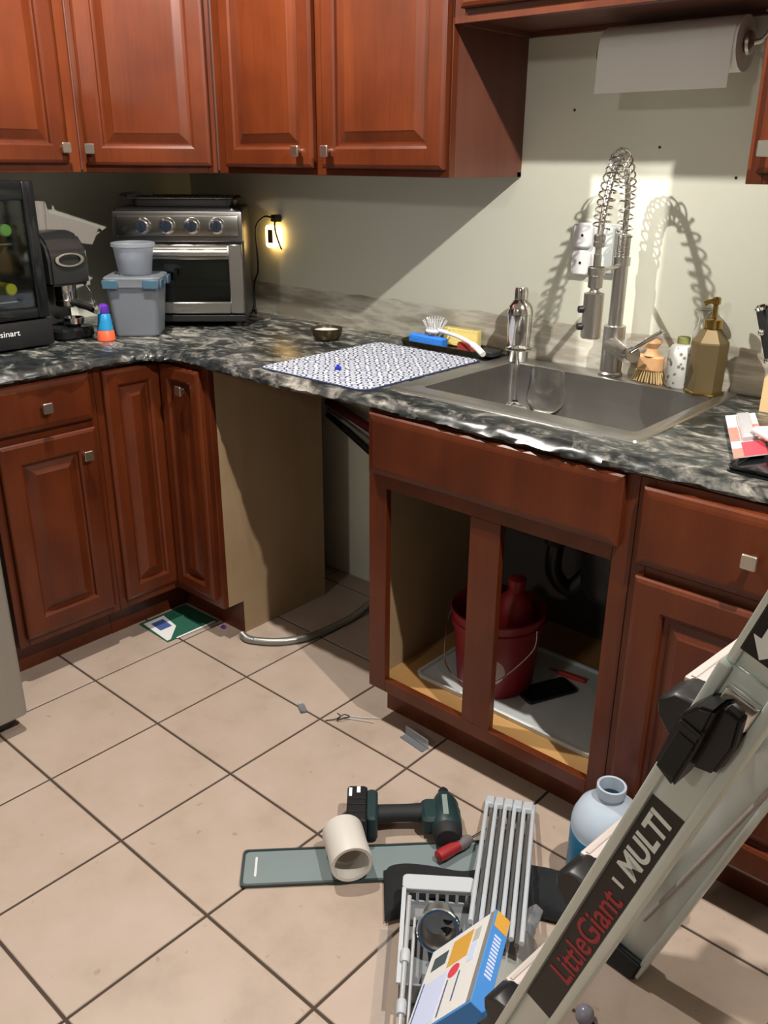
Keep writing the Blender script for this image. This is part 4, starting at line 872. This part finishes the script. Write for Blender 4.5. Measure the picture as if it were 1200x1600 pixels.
# black cloth
def cloth():
    bm = B(); nx, ny = 34, 16; A = Vector((.905, .222, 0)); u = Vector((.735, .678, 0)); v = Vector((-.678, .735, 0)); g = []
    for i in range(nx+1):
        row = []
        for j in range(ny+1):
            a, b = i/nx, j/ny
            e = min(1, min(a, 1-a)*9, min(b, 1-b)*6)
            h = .014+.020*math.sqrt(e)+.0035*math.sin(a*23+b*7)*e+.003*math.sin(b*19-a*9)*e
            if e == 0: h = .009
            p = A+u*(a*.385)+v*((b*.135)+.012*math.sin(a*11)*1.0)+Vector((0, 0, h)); row.append(p)
        g.append(row)
    top = [[bm.verts.new(p) for p in r] for r in g]; bot = [[bm.verts.new((p.x, p.y, .0095)) for p in r] for r in g]
    for i in range(nx):
        for j in range(ny):
            bm.faces.new((top[i][j], top[i+1][j], top[i+1][j+1], top[i][j+1])); bm.faces.new((bot[i][j], bot[i][j+1], bot[i+1][j+1], bot[i+1][j]))
    for i in range(nx): bm.faces.new((top[i][0], bot[i][0], bot[i+1][0], top[i+1][0])); bm.faces.new((top[i][ny], top[i+1][ny], bot[i+1][ny], bot[i][ny]))
    for j in range(ny): bm.faces.new((top[0][j], top[0][j+1], bot[0][j+1], bot[0][j])); bm.faces.new((top[nx][j], bot[nx][j], bot[nx][j+1], top[nx][j+1]))
    return bm
tag(ob('folded_cloth', cloth(), CLOTHB, None, True), 'folded black cloth under the grey bin and drying rack', 'cloth')
# grey bin
BL = Vector((.613, -.79, 0)).normalized(); BW = Vector((.79, .613, 0)).normalized()
t = thing('utensil_bin', 'grey plastic bin with a slotted end wall full of parts', 'bin', (.905, .284, .0))
t.rotation_euler = (0, 0, math.atan2(BW.y, BW.x))     # local x = across, local -y = towards the viewer
bw, bl, z0, z1 = .135, .25, .04, .082
bm = B(); box(bm, 0, bw, -bl, -.030, z0, z0+.003); box(bm, 0, .004, -bl, -.030, z0+.003, z1); box(bm, bw-.004, bw, -bl, -.030, z0+.003, z1); box(bm, .004, bw-.004, -bl, -bl+.004, z0+.003, z1); ob('tub', bm, GREYD, t)
bm = B(); box(bm, .004, bw-.004, -.034, -.030, z0+.003, z0+.012); box(bm, .004, bw-.004, -.034, -.030, z1-.008, z1)
for k in range(7): box(bm, .004+k*.0195, .010+k*.0195, -.034, -.030, z0+.012, z1-.008)
ob('slotted_wall', bm, GREYL, t)
bm = B(); rprism(bm, -.004, bw+.004, -.036, .002, z1, z1+.005, .01, .001); box(bm, -.004, .004, -bl, -.034, z1, z1+.005); box(bm, bw-.004, bw+.004, -bl, -.034, z1, z1+.005); ob('flange', bm, GREYL, t, True)
bm = B(); cyl(bm, (.02, -.03, .001), (.02, -.03, z0), .008, seg=8); cyl(bm, (bw-.02, -bl+.03, 0.001), (bw-.02, -bl+.03, z0), .008, seg=8); cyl(bm, (.02, -bl+.03, 0.001), (.02, -bl+.03, z0), .008, seg=8); ob('leg', bm, GREYD, t)
t2 = thing('steel_cup', 'brushed steel cup lying in the grey bin with open rim', 'cup', (1.042, .212, .0435))
t2.scale = (1.15, 1.15, 1.15)
ax = Vector((.50, -.66, .42)).normalized(); c0 = Vector((-.022, .035, .028))
ob('cup', lathe(B(), [(.018, .0), (.028, .003), (.030, .05), (.0345, .053), (.030, .055), (.027, .05), (.024, .008), (.001, .006)], 28, c0, ax), STEEL, t2, True)
ob('rim', lathe(B(), [(.030, .0555), (.0345, .0535), (.0355, .0565), (.0335, .0585), (.030, .0575)], 32, c0, ax, False, False), CHROME, t2, True)
t2 = thing('foam_block', 'dark grey foam wedge at the far end of the bin', 'foam', (.985, .262, .0435), math.atan2(BW.y, BW.x))
bm = B(); rprism(bm, -.045, .03, -.022, .006, 0, .022, .008, .004); ob('foam', bm, GREYD, t2, True)
t2 = thing('black_fitting', 'black plastic fitting beside the cup in the bin', 'fitting', (1.030, .265, .0435), .5)
ob('fitting', lathe(B(), [(.02, 0), (.022, .004), (.022, .022), (.014, .026), (.014, .036), (.011, .036), (.010, .012)], 18), BLACK, t2, True)
# chrome rods with grey collars on the bin edge
rp0, rp1 = Vector((.9499, .2446, .0)), Vector((1.1135, .027, .0))
RODM = pm('satin_rod', (.52, .54, .56), .35, .4)
t = thing('telescopic_rod', 'chrome telescopic rod with pale collars along the bin edge', 'rod', (.9499, .2446, .0885))
d = (rp1-rp0); L_ = d.length+.06; d.normalize()
ob('rod', cyl(B(), d*-.0, d*L_, .0045, seg=12), RODM, t, True)
ob('rod', cyl(B(), Vector((.011, .007, -.0))+d*.05, Vector((.011, .007, 0))+d*L_, .003, seg=10), RODM, t, True)
for f in (.125, .228): ob('collar', lathe(B(), [(.0078, 0), (.009, .003), (.009, .024), (.0075, .027)], 14, d*f, d), GREYL, t, True)
# clear plastic sleeve left of the bin
t = thing('clear_sleeve', 'clear plastic sleeve lying left of the grey bin', 'sleeve', (.925, .225, 0), math.atan2(d.y, d.x))
bm = B(); rprism(bm, 0, .27, -.026, .0, 0.0, .004, .0019, .001); ob('sleeve', bm, FILM, t, True)
# folding over-sink drying rack
fa, fb, na, nb = Vector((.8535, .6459, .02)), Vector((.9487, .6967, .02)), Vector((1.0955, .2434, .13)), Vector((1.1923, .2648, .13))
t = thing('roll_up_rack', 'rolled drying rack of pale steel bars leaning on the bin', 'drying rack', fa)
n = 6
for k in range(n):
    a = fa.lerp(fb, k/(n-1))-fa; b = na.lerp(nb, k/(n-1))-fa
    ob('bar', tube(B(), [a, a.lerp(b, .5), b], .0048, 10), pm('pale_steel', (.66, .72, .78), .35, .35), t, True)
for k in range(n-1):
    a = fa.lerp(fb, (k+.5)/(n-1))-fa+Vector((.004, -.004, -.009)); b = na.lerp(nb, (k+.5)/(n-1))-fa+Vector((0, 0, -.009))
    ob('bar', tube(B(), [a.lerp(b, .02), a.lerp(b, .5), b], .0045, 8), STEEL, t, True)
u = (fb-fa).normalized(); v = (na-fa).normalized()
for k in range(n-1):
    st = .0162
    M = basis((fa-fa)+u*(k*(fb-fa).length/(n-1)-.004), u, v)
    ob('end_segment', box(B(), .0005, (fb-fa).length/(n-1)-.0005+.004*(k == n-2), -.006, .030, -.007, .007, .002, 1, M), GREYL, t, True)
# blue and white boxed kit
TL, TR, BR = Vector((1.076, .160, .110)), Vector((1.170, .209, .24)), Vector((1.2347, .037, .24))
ex = (TR-TL).normalized(); ey = (TR-BR); ey = (ey-ex*ey.dot(ex)).normalized(); W, Hh = (TR-TL).length, (TR-BR).length+.012
cor = TR-ex*W-ey*Hh
t = thing('product_box', 'blue and white printed box leaning on the bin by the ladder', 'box', cor)
M = basis((0, 0, 0), ex, ey)
bx = ob('carton', box(B(), 0, W, 0, Hh, -.034, 0, .0008, 1, M), BLUEB, t)
z = (.0001, .0006)
ob('white_face', prism(B(), [(.003, .004), (W-.012, .004), (W-.012, Hh-.003), (.003, Hh-.003)], *z, M), PAPER, t)
z = (.0007, .0011)
ob('grey_edge', prism(B(), [(W-.012, .004), (W-.001, .004), (W-.001, Hh-.003), (W-.012, Hh-.003)], .0001, .0006, M), pm('edge_grey', (.22, .21, .20), .5), t)
ob('orange_print', prism(B(), [(.066, Hh-.075), (.118, Hh-.075), (.118, Hh-.016), (.066, Hh-.016)], *z, M), ORANGEC, t)
ob('dark_print', prism(B(), [(.018, Hh-.058), (.056, Hh-.058), (.056, Hh-.028), (.018, Hh-.028)], *z, M), pm('dark_print', (.05, .08, .09), .5), t)
ob('red_seal', prism(B(), [(.092+.014*math.cos(q), Hh-.094+.014*math.sin(q)) for q in [2*PI*k/20 for k in range(20)]], *z, M), REDC, t)
ob('pale_print', prism(B(), [(.012, .010), (.075, .010), (.075, Hh-.085), (.012, Hh-.085)], *z, M), PALEB, t)
ob('pale_print', prism(B(), [(.124, Hh-.095), (.140, Hh-.095), (.140, Hh-.055), (.124, Hh-.055)], *z, M), PALEB, t)
ob('grey_print', prism(B(), [(.124, Hh-.05), (.140, Hh-.05), (.140, Hh-.022), (.124, Hh-.022)], *z, M), pm('sage_print', (.42, .46, .42), .6), t)
for x0, y0, y1 in ((.010, .02, Hh-.08), (.082, .012, Hh-.11), (.110, .03, Hh-.105)):
    ob('blue_line', prism(B(), [(x0, y0), (x0+.003, y0), (x0+.003, y1), (x0, y1)], .0012, .0015, M), NAVYC, t)
ob('orange_end', box(B(), W-.0001, W+.0006, Hh-.035, Hh, -.032, -.004, 0, 1, M), ORANGEC, t)
bm = B()
for k in range(12): box(bm, W-.0001, W+.0005, .06+k*.0075, .0645+k*.0075, -.024, -.010, 0, 1, M)
ob('side_print', bm, PALEB, t)
# clear spray bottle lying
t = thing('spray_bottle', 'clear spray bottle with translucent nozzle lying beside the box', 'bottle', (1.160, .305, .0005))
ax = Vector((-.25, .97, .05)).normalized(); c = Vector((0, 0, .045))
ob('body', lathe(B(), [(.030, -.14), (.039, -.135), (.0395, -.03), (.0385, .005), (.032, .03), (.020, .042), (.013, .046)], 28, c, ax), pm('dim_clear_plastic', (.30, .285, .27), .12, trans=.55, ior=1.3), t, True)
ob('label', lathe(B(), [(.0400, -.12), (.0402, -.119), (.0402, -.035), (.0400, -.034)], 28, c, ax, False, False), pm('grey_label', (.26, .26, .24), .5, var=.25, vscale=120, stretch=(1, 8, 1)), t, True)
ob('collar', lathe(B(), [(.016, .045), (.017, .05), (.017, .064), (.013, .066)], 18, c, ax), FROST, t, True)
bm = B(); M = basis(c+ax*.062, ax, (0.6, 0, .8)); rprism(bm, 0, .052, -.013, .016, -.011, .011, .006, .003, M); ob('nozzle', bm, FROST, t, True)
# blue fluid jug
t = thing('fluid_jug', 'milky plastic jug partly filled with blue fluid by the toe kick', 'jug', (1.172, .605, 0))
def jprof(a=0): return [(.055-a, 0+a), (.068-a, .006+a), (.072-a, .03), (.072-a, .165)]
ob('shell', lathe(B(), [(.055, 0.001), (.068, .006), (.0725, .03), (.0725, .165), (.070, .180), (.060, .203), (.042, .220), (.029, .227), (.026, .231), (.026, .238), (.0295, .240), (.0295, .260), (.027, .262), (.0245, .260), (.0235, .24), (.0235, .232), (.040, .218), (.058, .200), (.0685, .178), (.0708, .165)], 36, cap1=False), JUGP, t, True)
ob('fluid', lathe(B(), [(.053, .002), (.067, .0075), (.0732, .03), (.0732, .150), (.0715, .151)], 36), BLUEF, t, True)
# small clear cap near the ladder foot
t = thing('plastic_dome', 'small lilac translucent dome cap on the tile at bottom edge', 'cap', (1.305, .31, 0))
ob('dome', lathe(B(), [(.016, 0), (.017, .004), (.016, .016), (.010, .023), (.002, .026)], 20), pm('lilac_plastic', (.42, .40, .50), .25, trans=.4), t, True)
t = thing('paper_scrap', 'brown paper scrap lying below the printed box', 'scrap', (1.19, .035, 0), .4)
bm = B(); prism(bm, [(0, 0), (.06, .01), (.055, .07), (.02, .085), (-.01, .05)], 0, .004); ob('scrap', bm, pm('brown_paper', (.10, .05, .04), .8), t)

# ------------------------------------------------------------------ ladder (A-frame), leaning plane in local xz, rungs along local y
KS = .3236; LL = math.sqrt(1+KS*KS)
t = thing('step_ladder', 'aluminium multi-position ladder with black locks standing before the cabinets', 'ladder', (1.184, .033, 0), math.atan2(-.09, .996))
dv = Vector((KS, 0, 1))/LL; wv = Vector((1, 0, -KS))/LL
def RM(y): return basis((0, y, 0), dv, wv)      # x along the rail, y across, z = dv x wv = +y local
assert (dv.cross(wv) - Vector((0, 1, 0))).length < 1e-3
def rail(y_out, sgn, s0, s1, w0, w1, th, nm, parent, rib=.012, rh=.008):
    """C rail, outer face at y_out, thickness th towards sgn*y"""
    bm = B(); M = RM(y_out)
    def bx_(a0, a1, b0, b1, c0, c1, bev=.002): box(bm, a0, a1, b0, b1, min(c0*sgn, c1*sgn), max(c0*sgn, c1*sgn), bev, 2, M)
    bx_(s0, s1, w0, w0+rib, -rh, th); bx_(s0, s1, w1-rib, w1, -rh, th); bx_(s0, s1, w0+rib-.001, w1-rib+.001, 0, .004, .0005)
    return ob(nm, bm, ALU, parent, True)
W0, W1 = .034, .100
for y_out, sg, near in ((-.016, 1, True), (.458, -1, False)):
    ry, rs = (y_out, sg) if near else (.425, 1)
    r1 = rail(ry, rs, .045, 1.046, W0, W1 if near else W1+.012, .028, 'outer_rail', t)
    r2 = rail(y_out+sg*.004, sg, 1.046, 1.86, W0+.002, W1-.003, .02, 'inner_rail', t, .010, .004)
    M = RM(y_out)
    # rubber foot
    bm = B(); prism(bm, [(W0-.012+.0, 0.0), (W1+.012, 0.0), (W1+.026, .05), (W0+.010, .062)], -.022, .034, basis((0, y_out if sg > 0 else y_out-.012, 0), (1, 0, 0), (0, 0, 1)))
    bmesh.ops.bevel(bm, geom=list(bm.edges), offset=.004, segments=2, affect='EDGES'); ob('foot', bm, RUBBER, t, True)
    # lock lever
    bm = B()
    s_ = 1 if sg < 0 else -1
    def kp(poly, c0, c1): prism(bm, poly, min(c0*s_, c1*s_), max(c0*s_, c1*s_), M)
    kp([(.912, .066), (.921, .039), (.99, .036), (1.012, .046), (1.020, .062), (.965, .066)], .0, .040)
    kp([(.935, .066), (.965, .066), (1.018, .062), (1.018, .082), (.985, .090), (.945, .088)], .0, .024)
    bmesh.ops.bevel(bm, geom=list(bm.edges), offset=.0035, segments=2, affect='EDGES'); lk = ob('lock_lever', bm, BLACK, t, True)
    if near:
        bm = B(); box(bm, .925, .975, .043, .062, -.0415, -.040, .0005, 1, M); box(bm, .985, .990, .040, .064, -.043, -.040, .001, 1, M); ob('grip_rib', bm, RUBBER, lk)
        bm = B(); box(bm, .998, 1.03, .052, .088, -.012, -.001, .003, 2, M); ob('lock_bracket', bm, CHROME, t, True)
for k in range(1, 6):
    z_ = .305*k; x_ = KS*z_; off = 0.0
    bm = B(); box(bm, x_, x_+.046, .035, .43, z_-.028, z_, .003, 2)
    for q in range(3): box(bm, x_+.006+q*.014, x_+.011+q*.014, .04, .425, z_-.001, z_+.0014)
    tr = ob('tread', bm, ALUT, t, True)
    bm = B(); prism(bm, [(-.006, -.012), (.012, .003), (.05, .003), (.05, -.055), (.02, -.06), (-.004, -.03)], -.006, .04, basis((x_, .034, z_), (1, 0, 0), (0, 0, 1)))
    bmesh.ops.bevel(bm, geom=list(bm.edges), offset=.003, segments=1, affect='EDGES'); ob('end_cap', bm, BLACK, tr, True)
bm = B(); tube(bm, [(.063+KS*.167+.0, .416, .155), (.104+KS*.541, .416, .541)], .004, 8); ob('flare_edge_bar', bm, ALUT, t, True)  # added bar standing in for the lit edge of the rail's bent flare
# labels on the near rail
M = RM(-.016)
def lab(name, mat, s0, s1, a0, a1, h, par=t): return ob(name, box(B(), s0, s1, a0, a1, -h, -h+.0008 if h > .0008 else 0, 0, 1, M), mat, par)
lb = lab('black_label', LABELK, .42, .852, .0465, .0875, .0008)
# text frame: right = +rail, up = -across, normal = -y
TM = basis((0, -.0170, 0), dv, -wv)
def rt(name, s, s0, s1, a0, a1, mat, **kw): return text(name, s, .03, mat, lb, TM @ Matrix.Translation(((s0+s1)/2, -(a0+a1)/2, 0)), fit=(s1-s0, a1-a0), **kw)
rt('lettering', 'MULTI', .730, .838, .053, .081, LABELW, shear=.15, bold=.028)
rt('lettering', 'LittleGiant', .502, .692, .052, .084, LABELR, bold=.012)
lab('swoosh_print', LABELW, .708, .713, .058, .074, .0012)
ab = lab('arrow_label', LABELK, 1.066, 1.30, .0425, .0915, -.0032+.0)
ab.data.transform(Matrix.Translation((0, 0, 0)))
bm = B(); prism(bm, [(1.068, .062), (1.088, .046), (1.088, .054), (1.112, .054), (1.112, .070), (1.088, .070), (1.088, .078)], -.0008, -.0001, RM(-.016)); ob('arrow_print', bm, LABELW, ab)
bm = B()
for k in range(9):
    for q in range(3): box(bm, 1.122+k*.0065, 1.1262+k*.0065, .050+q*.011, .058+q*.011, -.0008, -.0001, 0, 1, RM(-.016))
ob('small_print', bm, LABELW, ab)
# rear section of the A-frame, outside the view, hinged at the top
hx = KS*1.77
bm = B()
for y0 in (.0, .43):
    box(bm, -.03, .03, y0-.012, y0+.012, 0, 1.80, .002, 1, Matrix.Translation((hx+.06+KS*1.74, 0, 0)) @ Matrix.Rotation(-math.atan(KS), 4, 'Y'))
ob('rear_rails', bm, ALU, t, True)
for k in range(1, 6): ob('rear_rung', box(B(), hx+.06+KS*(1.74-.305*k)-.03, hx+.06+KS*(1.74-.305*k)+.03, 0, .43, .305*k-.02, .305*k, .003, 1), ALUT, t, True)
bm = B(); cyl(bm, (hx+.06, -.03, 1.77), (hx+.06, .46, 1.77), .035, seg=20); ob('hinge', bm, BLACK, t, True)
